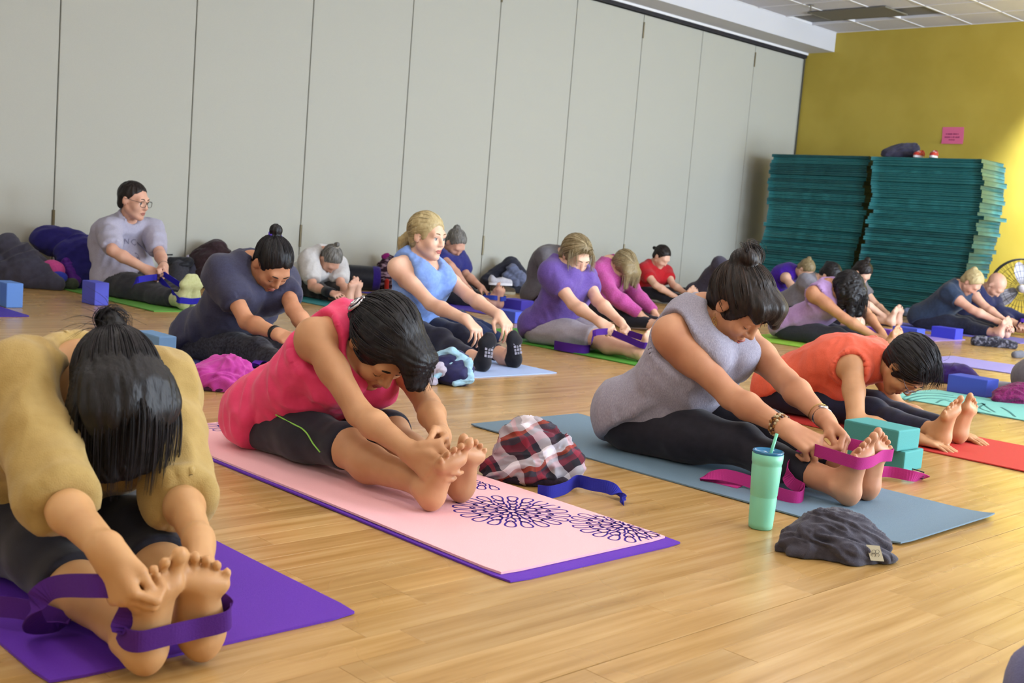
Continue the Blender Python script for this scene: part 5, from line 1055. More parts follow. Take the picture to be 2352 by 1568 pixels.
def flower_print(parent):
    "outlined petals in rings, printed on the pink mat and cut off at its edges"
    x0, x1, y0, y1 = 1.764, 2.362, 1.775, 3.505; zt = 0.0055+0.0055+0.0009; cx, cy = (x0+x1)/2, (y0+y1)/2
    def inside(p): return x0+0.004 < p[0] < x1-0.004 and y0+0.004 < p[1] < y1-0.004
    for (px, py, R) in ((1175, 1173, 0.16), (1438, 1208, 0.15), (1110, 1098, 0.14), (572, 978, 0.15)):
        c = ground_px(px, py, zt); mb = MB()
        for ring, (n, rin, rout, wid) in enumerate(((9, 0.012, 0.045, 0.010), (13, 0.040, 0.078, 0.012), (16, 0.070, 0.112, 0.0145), (20, 0.100, 0.160, 0.016))):
            for k in range(n):
                a = 2*math.pi*(k+0.5*(ring % 2))/n; d = Vector((math.cos(a), math.sin(a), 0)); e = Vector((-d.y, d.x, 0)); f = R/0.16
                pts = []
                for j in range(15):
                    t = math.pi*j/14; s = (rin+(rout-rin)*(0.5-0.5*math.cos(t)))*f; w = wid*f*math.sin(t)**0.8*(0.45+0.75*(0.5-0.5*math.cos(t)))
                    pts.append((s, w))
                loop = pts+[(s, -w) for s, w in reversed(pts[1:-1])]
                P2 = [Vector((c.x, c.y, 0))+d*s+e*w for s, w in loop]; m = len(P2); lw = 0.0029*f
                mid = Vector((c.x, c.y, 0))+d*((rin+rout)/2*f)
                for j in range(m):
                    a1, b1 = P2[j], P2[(j+1) % m]
                    if not (inside(a1) and inside(b1)): continue
                    t = (b1-a1).normalized() if (b1-a1).length > 1e-6 else d; nn = Vector((-t.y, t.x, 0))
                    q = [a1-nn*lw-t*0.0006, b1-nn*lw+t*0.0006, b1+nn*lw+t*0.0006, a1+nn*lw-t*0.0006]
                    mb.add([(v.x-cx, v.y-cy, zt) for v in q], [(0, 1, 2, 3)])
        if mb.f: mb.build('flower_print', mat('print_violet', '3a1f96', 0.6), parent)
flower_print(pinkmat)
def wave_print(parent):
    cx, cy = (5.73+6.33)/2, (1.25+2.97)/2; zt = 0.0058
    for pts in (((2075, 912), (2110, 903), (2150, 903), (2190, 908)), ((2075, 918), (2115, 909), (2160, 909), (2200, 914)), ((2085, 921), (2130, 914), (2180, 917)), ((2150, 925), (2165, 918), (2185, 922)),
                ((2215, 945), (2235, 930), (2262, 927), (2250, 936), (2275, 946)), ((2255, 925), (2268, 935), (2285, 946)), ((2300, 935), (2318, 945), (2332, 957)), ((2190, 930), (2225, 938), (2260, 950), (2310, 960))):
        q = [(lambda g: (g.x-cx, g.y-cy, zt))(ground_px(x, y, zt)) for x, y in pts]; mb = MB()
        mb.ribbon([(p, (0.75, -0.65, 0)) for p in smooth_path(q, 6)], 0.012, 0.0006); mb.build('wave_print', mat('print_dark_teal', '2f6f6c', 0.6), parent)
wave_print(tealmat)
# ---------------------------------------------------------------- blocks
def block(px, py, sx, sy, sz, color, label, z=0.0, rot=0.0, off=(0, 0), group='foam yoga blocks'):
    "foam block whose corner nearest the camera stands at a photo pixel"
    c = ground_px(px, py, z); m = mat('foam_'+color, color, rough=0.75, spec=0.25, bump=0.25, bscale=500)
    me = bevel_box('yoga_block', sx, sy, sz, 0.006, 2)
    o = link('yoga_block', me, m, None, (c.x+sx/2+off[0], c.y+sy/2+off[1], z+sz/2+0.0006), label, 'yoga block', group); o.rotation_euler = (0, 0, rot); return o
b1 = block(2072, 1086, 0.15, 0.225, 0.076, '4d9794', 'teal foam block on the floor under another teal block', rot=0.03)
c0 = b1.location
link('yoga_block', bevel_box('yoga_block', 0.15, 0.225, 0.076, 0.006, 2), mat('foam_4d9794', '4d9794'), None, (c0.x-0.022, c0.y+0.012, 0.0772+0.038), 'teal foam block lying on top of another teal block', 'yoga block', 'foam yoga blocks').rotation_euler = (0, 0, -0.05)
block(2264, 914, 0.15, 0.23, 0.10, '4354b4', 'royal blue block beside the plum knit, on the right')
block(362, 852, 0.085, 0.225, 0.152, '6d93bd', 'light blue block standing on edge by the denim blue mat')
block(217, 702, 0.095, 0.20, 0.15, '5a60cf', 'cornflower blue block standing on edge by the leaf green mat')
block(14, 707, 0.10, 0.20, 0.15, '5f88cc', 'sky blue block at the left edge of the floor')
block(1182, 743, 0.15, 0.23, 0.085, '4a5cc4', 'blue block beside the grass green mat, nearer of two')
block(1175, 722, 0.15, 0.23, 0.085, '5148c0', 'violet blue block behind the nearer blue block', off=(0.35, 0.25))
block(1004, 775, 0.15, 0.23, 0.10, '6c63d8', 'lilac block by the blonde woman with a second against it', off=(0.12, 0.12), rot=0.04)
block(1004, 775, 0.15, 0.23, 0.10, '655cd0', 'lilac block partly hidden at the blonde woman\'s hip', off=(0.12, 0.38), rot=-0.03)
block(2043, 786, 0.08, 0.23, 0.10, '6a3a9e', 'purple block behind the coral woman\'s back, dark cloth against it', rot=0.0)
block(2104, 782, 0.15, 0.23, 0.10, '3f4fb8', 'blue block on the orchid mat, next to bare toes')
block(2193, 781, 0.15, 0.23, 0.10, '3b3fbe', 'bright blue block before the dark navy T-shirt woman')
# ---------------------------------------------------------------- stacks of green exercise mats
def mat_stacks():
    gm = mat('green_exercise_mat', '1f6062', rough=0.4, spec=0.4, color2='266a6c', vscale=6, bump=0.25, bscale=60)
    gm2 = mat('green_exercise_mat_b', '2c7678', rough=0.4, spec=0.4, color2='206264', vscale=8, bump=0.25, bscale=60)
    gm3 = mat('green_exercise_mat_c', '194c4e', rough=0.45, spec=0.35, color2='1f5658', vscale=8, bump=0.25, bscale=60)
    rng = random.Random(5)
    def one(sy, sx, h, bow, ends, curl):
        "folded vinyl mat: two rounded layers, front nose at -x; bow shifts the nose along its length"
        ny = 12; V = []; F = []; ring = []
        for lay in (0, 1):
            for a in range(5):
                t = -math.pi/2+math.pi*a/4; ring.append((-sx/2+h*0.25-math.cos(t)*h*0.25, -h/4+lay*h/2+math.sin(t)*h*0.25*0.98))
        ring = ring+[(-x, z) for x, z in reversed(ring)]; m = len(ring)
        for j in range(ny+1):
            v = -1+2*j/ny; e = max(0.0, abs(v)-0.7)/0.3; sh = bow*math.cos(v*2.2)+curl*e*e
            for x, z in ring:
                V.append((x+(sh if x < 0 else 0), v*sy/2*(1.0 if x < 0 else ends), z))
        for j in range(ny):
            for k in range(m): k2 = (k+1) % m; F.append((j*m+k, j*m+k2, (j+1)*m+k2, (j+1)*m+k))
        F.append(tuple(range(m))); F.append(tuple(ny*m+k for k in reversed(range(m))))
        mb = MB(); mb.add(V, F); return mb.mesh('exercise_mat', True)
    def ordinal(k): return 'topmost' if k == 0 else '%d%s from the top' % (k+1, 'th' if 10 <= (k+1) % 100 <= 20 else {1: 'st', 2: 'nd', 3: 'rd'}.get((k+1) % 10, 'th'))
    for side, (yc, xc, top, n, ln) in (('left', (7.645, 12.80, 1.815, 40, 1.34)), ('right', (6.25, 12.72, 1.805, 40, 1.31))):
        w = [rng.choice((0.8, 0.9, 1.0, 1.0, 1.1, 1.35)) for _ in range(n)]; tot = sum(w); z = 0.0
        for i in range(n):
            h = w[i]/tot*top; f = i/n
            odd = rng.random() < 0.25
            me = one(ln+(rng.uniform(0.0, 0.05) if odd else 0), 0.61, h*0.985, rng.uniform(-0.012, 0.012), rng.uniform(0.97, 1.0), rng.uniform(-0.03, 0.03) if odd else rng.uniform(-0.006, 0.006))
            dx = rng.gauss(0, 0.010)-(0.012 if odd else 0); dy = rng.gauss(0, 0.010)
            if side == 'right' and rng.random() < 0.15: dy -= rng.uniform(0.02, 0.06)
            if side == 'left': dy += 0.10*(1-f)+0.03*math.sin(f*9)
            else: dy += 0.03*(1-f)+0.025*math.sin(f*7)
            me.materials.append(rng.choice((gm, gm, gm2, gm3)))
            o = link('exercise_mat', me, None, None, (xc+dx, yc+dy, z+h/2+0.001), 'dark green folded exercise mat, %s in the %s stack' % (ordinal(n-1-i), side), 'exercise mat', 'green exercise mats in the %s stack' % side)
            o.rotation_euler = (0, 0, rng.gauss(0, 0.008)); z += h
mat_stacks()
# ---------------------------------------------------------------- notice on the yellow wall
def notice():
    y0, y1, z0, z1 = 6.463, 6.735, 2.082, 2.286; x = YEL_X-0.002
    o = empty('notice', (x, (y0+y1)/2, (z0+z1)/2), 'square pink paper notice on the yellow wall', 'paper notice')
    mb = MB(); V = []; F = []; hy, hz = (y1-y0)/2, (z1-z0)/2; n = 8
    for k in (0, 1):
        for i in range(n+1):
            t = -1+2*i/n; c = 0.02*max(0, -t)**2
            for s in (-1, 1): V.append((-c-0.002*k, s*hy+0.02*t*0.4, t*hz))
    m = (n+1)*2
    for i in range(n):
        F.append((i*2, i*2+2, i*2+3, i*2+1)); F.append((m+i*2, m+i*2+1, m+i*2+3, m+i*2+2))
        F.append((i*2, m+i*2, m+i*2+2, i*2+2)); F.append((i*2+1, i*2+3, m+i*2+3, m+i*2+1))
    F += [(0, 1, m+1, m), (2*n, m+2*n, m+2*n+1, 2*n+1)]
    mb.add(V, F); mb.build('paper', mat('pink_paper', 'd9688f', 0.8), o)
    ink = mat('plum_ink', '8a2a5c', 0.8); rng = random.Random(9)
    for z, a, b in ((0.018, -0.66, 0.50), (-0.020, -0.74, 0.58), (-0.055, -0.30, 0.18)):
        y = -a*hy; end = -b*hy; t = MB()
        while y > end:
            w = rng.uniform(0.006, 0.011); c = 0.02*max(0, -z/hz)**2+0.0026
            t.box(-c-0.0006, -c, y-w, y, z-0.008, z+0.006+rng.uniform(0, 0.003)); y -= w+(0.012 if rng.random() < 0.2 else 0.0035)
        t.build('lettering', ink, o)
notice()
# ---------------------------------------------------------------- tumbler
def tumbler():
    c = ground_px(1746, 1212); o = empty('tumbler', (c.x, c.y, 0), 'mint green insulated tumbler with a blue lid and straw', 'tumbler')
    k = 0.208/0.20; mint = mat('mint_enamel', '7cc8a8', rough=0.38, spec=0.5, bump=0.05, bscale=600)
    prof = [(0, 0.0), (0.028, 0.0), (0.0315, 0.003), (0.0325, 0.014), (0.0325, 0.016), (0.0355, 0.084), (0.0347, 0.087), (0.0347, 0.090), (0.0358, 0.093), (0.0395, 0.168), (0.0385, 0.172), (0.0387, 0.176), (0.0405, 0.181), (0.0415, 0.203), (0.0395, 0.204), (0.0385, 0.192), (0.0, 0.190)]
    mb = MB(); mb.lathe([(r*k, z*k) for r, z in prof], 40); mb.build('cup', mint, o, smooth=True)
    lid = bpy.data.materials.new('clear_blue_plastic'); lid.use_nodes = True; b = lid.node_tree.nodes['Principled BSDF']; b.inputs['Base Color'].default_value = (*lin('2f7fae'), 1); b.inputs['Roughness'].default_value = 0.08; b.inputs['Transmission Weight'].default_value = 0.35
    mb = MB(); mb.lathe([(r*k, z*k) for r, z in ((0, 0.196), (0.037, 0.196), (0.0385, 0.200), (0.0405, 0.206), (0.0415, 0.210), (0.0395, 0.2115), (0.036, 0.206), (0.0, 0.204))], 40); mb.build('lid', lid, o, smooth=True)
    d = (CR*0.20+Vector((0, 0, 1))).normalized(); s = Vector((CR.x*0.008, CR.y*0.008, 0.206*k))
    mb = MB(); mb.tube([s-d*0.06, s+d*0.055], 0.0045, 12); mb.build('straw', mat('mint_straw', '6fc4a4', 0.35), o, smooth=True)
tumbler()
# ---------------------------------------------------------------- floor fan
def fan():
    c = Vector((13.05, 5.27, 0.43)); o = empty('floor_fan', (c.x, c.y, 0), 'black drum floor fan with grey blades by the yellow wall', 'fan')
    R = 0.33; f = Vector((-0.88, -0.47, 0)).normalized(); u = Vector((0, 0, 1)); w = u.cross(f)
    Q = lambda a, r, d: tuple(w*(math.cos(a)*r)+u*(math.sin(a)*r)+f*d+Vector((0, 0, c.z)))
    blk = mat('fan_black', '121214', 0.45); gry = mat('fan_blade_grey', '8a8790', 0.4, metal=0.3)
    mb = MB(); mb.tube([Q(2*math.pi*i/48, R, 0.09) for i in range(48)], 0.009, 8, closed=True); mb.tube([Q(2*math.pi*i/48, R, -0.09) for i in range(48)], 0.009, 8, closed=True); mb.build('rim', blk, o, smooth=True)
    mb = MB()
    for i in range(40):
        a = 2*math.pi*i/40; mb.tube([Q(a, 0.06, 0.11), Q(a+0.08, 0.2, 0.115), Q(a+0.1, R, 0.09)], 0.0022, 4); mb.tube([Q(a, 0.06, -0.10), Q(a, R, -0.09)], 0.0022, 4)
    for r in (0.13, 0.2, 0.27): mb.tube([Q(2*math.pi*i/40, r, 0.112) for i in range(40)], 0.002, 4, closed=True)
    mb.build('guard', blk, o)
    for k in range(3):
        a0 = math.radians(88+120*k); V = []; F = []
        for i in range(7):
            t = i/6; r = 0.05+0.25*t
            for j in range(7):
                s = -1+2*j/6; hw = 0.42*math.sin(math.pi*min(1, 0.25+0.62*t))/(0.6+0.6*t); a = a0+s*hw+0.25*t
                V.append(Q(a, r*(1-0.06*s*s*t), 0.03*s))
        for i in range(6):
            for j in range(6): F.append((i*7+j, i*7+j+1, (i+1)*7+j+1, (i+1)*7+j))
        n = len(V); V2 = [tuple(Vector(v)+f*0.004) for v in V]; mb = MB(); mb.add(V+V2, F+[tuple(n+q for q in reversed(ff)) for ff in F]); mb.build('blade', gry, o, smooth=True)
    mb = MB(); ax = [(0, 0.125), (0.03, 0.125), (0.042, 0.118), (0.045, 0.10), (0.045, -0.08)]
    V = []; F = []
    for r, d in ax:
        for i in range(20): V.append(Q(2*math.pi*i/20, r, d))
    for i in range(len(ax)-1):
        for j in range(20): F.append((i*20+j, i*20+(j+1) % 20, (i+1)*20+(j+1) % 20, (i+1)*20+j))
    mb.add(V, F); mb.build('hub', mat('fan_hub', 'a39da2', 0.4, metal=0.4), o, smooth=True)
    mb = MB(); mb.tube([Q(math.pi, R+0.02, 0), Q(math.pi, R+0.05, 0.0), tuple(w*(-R-0.10)+Vector((0, 0, 0.02))+f*0.12), tuple(w*(R+0.10)+Vector((0, 0, 0.02))+f*0.12), Q(0, R+0.05, 0), Q(0, R+0.02, 0)], 0.014, 8)
    mb.tube([Q(math.pi, R+0.05, 0), tuple(w*(-R-0.10)+Vector((0, 0, 0.02))-f*0.16), tuple(w*(R+0.10)+Vector((0, 0, 0.02))-f*0.16), Q(0, R+0.05, 0)], 0.014, 8); mb.build('stand', blk, o, smooth=True)
fan()
# ---------------------------------------------------------------- clothes, bags and shoes on the floor
GU = Vector((CR.x, CR.y, 0)).normalized(); GV = Vector((CF.x, CF.y, 0)).normalized()
def crumple(amp, f, seed, sharp=1.0, stretch=0.5, ang=0.4):
    ax = np.array(GU)*math.cos(ang)+UP*math.sin(ang)
    def d(V):
        V = V-ax*((V@ax)*(1-stretch))[:, None]
        W = V*f*0.6+seed; w = np.stack([vnoise(W), vnoise(W+17.3), vnoise(W+41.7)], 1)
        q = V*f+w*0.9+seed*1.7
        r = ridged(q*np.array([1, 1, 1.4])); r2 = ridged(q*2.1+3.3)
        return amp*(0.75*np.sign(r)*np.abs(r)**sharp+0.4*r2)
    return d
def blob_mesh(name, c, blobs, amp=0.010, f=14, seed=1, vox=0.006, zmin=0.002, k=0.02, sharp=1.0, stretch=0.5, ang=0.4):
    "blobs in local metres (right, away, up): ('c', a, b, ra, rb) or ('e', centre, radii)"
    S = SDF(); c = np.array(c, float)
    W = lambda p: np.array(c)+np.array(GU)*p[0]+np.array(GV)*p[1]+UP*p[2]
    for b in blobs:
        neg = b[0].isupper(); t = b[0].lower()
        if t == 'c': S.cap(W(b[1]), W(b[2]), b[3], b[4], k=k, neg=neg)
        else: S.ell(W(b[1]), b[2], (np.array(GU), np.array(GV), UP), k=k, neg=neg)
    lo, hi = S.bounds(); g = Grid(lo, hi, vox, 0.03); F = S.field(g); V, Q = nets(F, g); V = relax(V, Q, 1)
    if amp: V = V+vert_normals(V, Q)*crumple(amp, f, seed, sharp, stretch, ang)(V)[:, None]
    V[:, 2] = np.maximum(V[:, 2], c[2]+zmin+0.0004*vnoise(V*40))
    return mesh_np(name, V-c, Q)
def soft(name, px, label, category, parts, z=0.0, at=None, group=None):
    "parts: (name, blobs, material, kwargs)"
    c = ground_px(px[0], px[1], z) if at is None else Vector(at)
    mx = 0.0
    for n, bl, m, kw in parts:
        for b in bl:
            for pt in ([b[1], b[2]] if b[0].lower() == 'c' else [b[1]]):
                rr = max(b[3], b[4]) if b[0].lower() == 'c' else max(b[2]); mx = max(mx, c.y+GU.y*pt[0]+GV.y*pt[1]+rr+kw.get('amp', 0.01))
    if mx > 8.78: c = c-GV*((mx-8.78)/GV.y)
    if len(parts) == 1:
        n, bl, m, kw = parts[0]; return link(name, blob_mesh(name, c, bl, **kw), m, None, tuple(c), label, category, group)
    o = empty(name, tuple(c), label, category, group)
    for n, bl, m, kw in parts: link(n, blob_mesh(n, c, bl, **kw), m, o)
    return o
def on(o, build):  # extra hard part on a soft thing
    return build(o)
magenta = cloth('magenta_fleece', 'b8409a', 'ad378f', vscale=40); wht = mat('white_tag', 'd9d9de', 0.7)
sw = soft('sweater', (503, 897), 'magenta sweater crumpled on the floor behind the pink tank top woman', 'sweater', [
    ('bundle', [('e', (-0.02, 0.06, 0.045), (0.125, 0.10, 0.06)), ('e', (0.01, 0.08, 0.085), (0.09, 0.075, 0.045)), ('c', (-0.12, 0.05, 0.03), (-0.05, 0.08, 0.08), 0.03, 0.035), ('c', (0.03, 0.07, 0.10), (0.14, 0.10, 0.03), 0.03, 0.025), ('c', (0.0, -0.02, 0.02), (0.10, 0.0, 0.025), 0.028, 0.03)], magenta, dict(amp=0.014, f=24, seed=2.1, vox=0.005)),
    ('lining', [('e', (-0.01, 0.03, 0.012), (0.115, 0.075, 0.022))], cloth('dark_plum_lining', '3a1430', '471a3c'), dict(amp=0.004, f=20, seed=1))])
t = MB(); t.add([(0.068, -0.045, 0.012), (0.075, -0.05, 0.045), (0.092, -0.045, 0.055), (0.088, -0.04, 0.015), (0.068, -0.044, 0.012), (0.075, -0.049, 0.045), (0.092, -0.044, 0.055), (0.088, -0.039, 0.015)], [(0, 1, 2, 3), (7, 6, 5, 4)])
t.v = [tuple(GU*v[0]+GV*v[1]+Vector((0, 0, v[2]))) for v in t.v]; t.build('tag', wht, sw)
navyj = cloth('navy_track', '1f2048', '26275a', rough=0.5, vscale=30); pale = cloth('pale_blue_trim', '9cc4da', '8db8d0', rough=0.5); offw = cloth('off_white_knit', 'b9b4c6', 'aaa5b8')
soft('track_jacket', (1020, 884), 'navy track jacket with pale blue trim crumpled beside the powder blue mat', 'jacket', [
    ('jacket_body', [('e', (0.01, 0.08, 0.06), (0.115, 0.09, 0.075)), ('e', (0.03, 0.07, 0.09), (0.085, 0.07, 0.06)), ('e', (0.05, 0.02, 0.045), (0.07, 0.05, 0.05))], navyj, dict(amp=0.010, f=20, seed=3.3, vox=0.005)),
    ('sleeve', [('c', (-0.11, 0.03, 0.05), (-0.02, 0.0, 0.07), 0.035, 0.03), ('c', (-0.12, 0.0, 0.03), (-0.055, -0.03, 0.022), 0.03, 0.022)], offw, dict(amp=0.009, f=24, seed=4.2, vox=0.005)),
    ('trim', [('c', (-0.08, 0.06, 0.115), (0.02, 0.05, 0.152), 0.016, 0.017), ('c', (0.02, 0.05, 0.152), (0.10, 0.03, 0.11), 0.017, 0.018), ('c', (0.10, 0.03, 0.11), (0.115, 0.0, 0.04), 0.018, 0.017), ('c', (0.115, 0.0, 0.04), (0.05, -0.035, 0.015), 0.017, 0.012), ('c', (0.07, 0.03, 0.13), (-0.05, -0.04, 0.03), 0.010, 0.010)], pale, dict(amp=0.004, f=40, seed=5.2, vox=0.004)),
    ('white_sleeve', [('c', (-0.26, 0.0, 0.03), (-0.20, -0.01, 0.022), 0.026, 0.024), ('c', (-0.20, -0.01, 0.022), (-0.12, -0.03, 0.022), 0.024, 0.02)], offw, dict(amp=0.006, f=40, seed=6.2, vox=0.004))])
def plaid_material():
    m = bpy.data.materials.new('plaid_flannel'); m.use_nodes = True; nt = m.node_tree; b = nt.nodes['Principled BSDF']; b.inputs['Roughness'].default_value = 0.9
    tc = nt.nodes.new('ShaderNodeTexCoord'); mp = nt.nodes.new('ShaderNodeMapping'); mp.inputs['Rotation'].default_value = (0.5, 0.35, 0.6); nt.links.new(tc.outputs['Object'], mp.inputs['Vector'])
    nz = nt.nodes.new('ShaderNodeTexNoise'); nz.inputs['Scale'].default_value = 7; nt.links.new(mp.outputs[0], nz.inputs['Vector'])
    vm = nt.nodes.new('ShaderNodeVectorMath'); vm.operation = 'MULTIPLY_ADD'; vm.inputs[1].default_value = (0.12,)*3; nt.links.new(nz.outputs['Color'], vm.inputs[0]); nt.links.new(mp.outputs[0], vm.inputs[2])
    sx = nt.nodes.new('ShaderNodeSeparateXYZ'); nt.links.new(vm.outputs[0], sx.inputs[0])
    def band(sock, period, stops):
        a = nt.nodes.new('ShaderNodeMath'); a.operation = 'MULTIPLY'; a.inputs[1].default_value = 1/period; nt.links.new(sock, a.inputs[0])
        f = nt.nodes.new('ShaderNodeMath'); f.operation = 'FRACT'; nt.links.new(a.outputs[0], f.inputs[0])
        r = nt.nodes.new('ShaderNodeValToRGB'); r.color_ramp.interpolation = 'CONSTANT'; el = r.color_ramp.elements
        el[0].position = 0; el[0].color = (*lin(stops[0][1]), 1); el[1].position = stops[1][0]; el[1].color = (*lin(stops[1][1]), 1)
        for p, c in stops[2:]: e = el.new(p); e.color = (*lin(c), 1)
        nt.links.new(f.outputs[0], r.inputs[0]); return r.outputs[0]
    A = band(sx.outputs['X'], 0.13, [(0, 'cfc9d2'), (0.3, '3a1826'), (0.45, '1a1824'), (0.7, '8a2438'), (0.85, '2a2636')])
    B = band(sx.outputs['Z'], 0.11, [(0, 'd9d4dc'), (0.3, '1a1824'), (0.55, '7c2036'), (0.72, '4a4452'), (0.86, 'b04a30')])
    mx = nt.nodes.new('ShaderNodeMix'); mx.data_type = 'RGBA'; mx.inputs[0].default_value = 0.5; nt.links.new(A, mx.inputs[6]); nt.links.new(B, mx.inputs[7]); nt.links.new(mx.outputs[2], b.inputs['Base Color'])
    return m
PLAID = plaid_material()
pl = soft('flannel_shirt', (1225, 1112), 'plaid flannel shirt bundled beside the pink mat', 'shirt', [
    ('bundle', [('e', (0.0, 0.08, 0.075), (0.125, 0.09, 0.085)), ('e', (-0.02, 0.09, 0.115), (0.085, 0.07, 0.065)), ('c', (-0.12, 0.03, 0.03), (-0.02, 0.0, 0.04), 0.035, 0.04), ('c', (0.0, 0.0, 0.04), (0.10, 0.04, 0.05), 0.04, 0.035), ('c', (0.06, 0.05, 0.09), (0.12, 0.05, 0.06), 0.03, 0.028)], PLAID, dict(amp=0.015, f=24, seed=7.7, vox=0.0045)),
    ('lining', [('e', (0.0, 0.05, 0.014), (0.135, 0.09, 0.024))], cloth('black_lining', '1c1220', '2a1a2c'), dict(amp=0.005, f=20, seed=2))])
char = cloth('charcoal_jersey', '3d3b45', '46444e', vscale=60)
ct = soft('t_shirt', (1925, 1283), 'charcoal T-shirt crumpled on the floor in front of the slate blue mat', 'shirt', [
    ('bundle', [('e', (0.0, 0.05, 0.035), (0.13, 0.075, 0.045)), ('e', (0.0, 0.06, 0.065), (0.085, 0.055, 0.04)), ('c', (-0.13, 0.03, 0.02), (-0.06, 0.03, 0.045), 0.022, 0.03), ('c', (0.06, 0.05, 0.05), (0.125, 0.01, 0.02), 0.03, 0.018), ('c', (-0.12, 0.0, 0.014), (0.03, -0.03, 0.016), 0.016, 0.018), ('c', (0.02, -0.03, 0.018), (0.10, -0.015, 0.016), 0.02, 0.016), ('c', (-0.04, 0.06, 0.10), (0.06, 0.03, 0.07), 0.014, 0.014), ('c', (-0.08, 0.02, 0.055), (0.0, -0.02, 0.03), 0.014, 0.014)], char, dict(amp=0.014, f=34, seed=9.4, vox=0.004, sharp=0.7, stretch=0.3, ang=-0.3))])
def tag_on(parent, a, w, h, col='b9b39a'):
    n = 4; mb = MB(); V = []
    for i in range(n+1):
        t = i/n
        for s in (-0.5, 0.5): V.append(Vector(a)+GU*(s*w+0.012*t)+GV*(-0.012*t)+Vector((0, 0, -h*t*0.8)))
    F = [(i*2, i*2+1, i*2+3, i*2+2) for i in range(n)]; mb.add(V, F); mb.add([v+GV*0.0012 for v in V], [f[::-1] for f in F]); o = mb.build('tag', mat('cloth_tag', col, 0.8), parent)
    r = MB(); m = Vector(a)+GU*0.006+GV*(-0.0075)+Vector((0, 0, -h*0.4))
    for dx, dz in ((-0.005, 0.004), (0.004, 0.005), (-0.004, -0.004), (0.005, -0.004)):
        r.tube([m+GU*(dx+0.005*math.cos(q*math.pi/6))+Vector((0, 0, dz+0.005*math.sin(q*math.pi/6)))-GV*0.001 for q in range(12)], 0.0005, 4, closed=True)
    r.build('emblem', mat('tag_print', '5b574c', 0.8), o)
tag_on(ct, GU*0.073+GV*(-0.036)+Vector((0, 0, 0.052)), 0.034, 0.045)
soft('scarf', (2288, 798), 'black and white patterned scarf on the floor before the dark navy T-shirt woman\'s feet', 'scarf', [('cloth', [('c', (-0.16, 0.05, 0.035), (0.0, 0.04, 0.04), 0.04, 0.045), ('c', (0.0, 0.04, 0.04), (0.15, 0.02, 0.025), 0.045, 0.035)], cloth('black_white', '201e28', '6a6874', vscale=28, vlow=0.5, vhigh=0.62), dict(amp=0.012, f=20, seed=3.9, vox=0.008))])
soft('purple_cloth', (2198, 884), 'deep purple cloth heaped behind the royal blue block', 'cloth', [('cloth', [('e', (0.0, 0.08, 0.05), (0.13, 0.09, 0.07)), ('c', (0.05, 0.06, 0.08), (0.16, 0.05, 0.02), 0.035, 0.02), ('c', (-0.12, 0.04, 0.02), (-0.02, 0.05, 0.06), 0.025, 0.04)], cloth('deep_purple_cloth', '2e125e', '28104f'), dict(amp=0.010, f=13, seed=4.9, vox=0.007))])
soft('grey_towel', (2300, 893), 'grey towel lying flat behind the royal blue block', 'towel', [('cloth', [('c', (-0.12, 0.05, 0.012), (0.14, 0.0, 0.014), 0.03, 0.03)], cloth('grey_towel', '85838f', '7c7a86'), dict(amp=0.006, f=12, seed=5.9, vox=0.007))])
soft('white_cloth', (2152, 866), 'small white cloth by the purple heap, beside the coral woman\'s head', 'cloth', [('cloth', [('e', (0, 0.05, 0.03), (0.06, 0.06, 0.045))], cloth('white_cloth', 'b9b7c8', 'adabbc'), dict(amp=0.006, f=18, seed=6.9, vox=0.007))])
soft('plum_knit', (2330, 928), 'plum knitted sweater at the right edge', 'sweater', [('knit', [('e', (0.02, 0.05, 0.035), (0.12, 0.07, 0.05)), ('e', (0.06, 0.06, 0.06), (0.09, 0.06, 0.05)), ('c', (-0.09, 0.02, 0.02), (0, 0.03, 0.03), 0.025, 0.04)], cloth('plum_knit', '7a1a56', '5e1242', vscale=70, bump=0.9, bscale=120), dict(amp=0.010, f=30, seed=7.1, vox=0.006))])
soft('shoe', (2333, 822), 'small grey shoe toe on the floor near the right edge', 'shoe', [('shoe', [('c', (-0.01, 0.0, 0.025), (0.05, 0.03, 0.03), 0.028, 0.032)], cloth('grey_felt', '66666e', '5c5c64'), dict(amp=0.001, f=10, seed=1, vox=0.006))])
soft('fleece_jacket', (1055, 783), 'dark blue fleece jacket on the floor between the blonde woman and the indigo mat', 'jacket', [('fleece', [('c', (-0.20, 0.20, 0.10), (-0.02, 0.14, 0.09), 0.06, 0.08), ('c', (-0.02, 0.14, 0.08), (0.12, 0.06, 0.05), 0.08, 0.06), ('c', (-0.05, 0.2, 0.12), (0.15, 0.25, 0.05), 0.06, 0.05), ('c', (0.12, 0.06, 0.04), (0.23, 0.03, 0.04), 0.045, 0.035)], cloth('dark_blue_fleece', '1e2a4c', '243256', vscale=25), dict(amp=0.012, f=14, seed=8.3, vox=0.007))])
soft('green_cloth', (2108, 788), 'olive green cloth between the toes and the blue block', 'cloth', [('cloth', [('c', (-0.08, 0.02, 0.02), (0.09, 0.0, 0.012), 0.028, 0.02)], cloth('olive', '5f7a2a', '566f25'), dict(amp=0.004, f=20, seed=2.5, vox=0.007))])
soft('dark_purple_cloth', (2028, 788), 'dark purple cloth leaning on the purple block', 'cloth', [('cloth', [('e', (0.0, 0.03, 0.03), (0.06, 0.04, 0.05)), ('c', (-0.08, 0.05, 0.04), (0.0, 0.03, 0.05), 0.03, 0.03)], cloth('dark_purple_cloth', '231248', '2a1656'), dict(amp=0.008, f=18, seed=3.5, vox=0.007))])
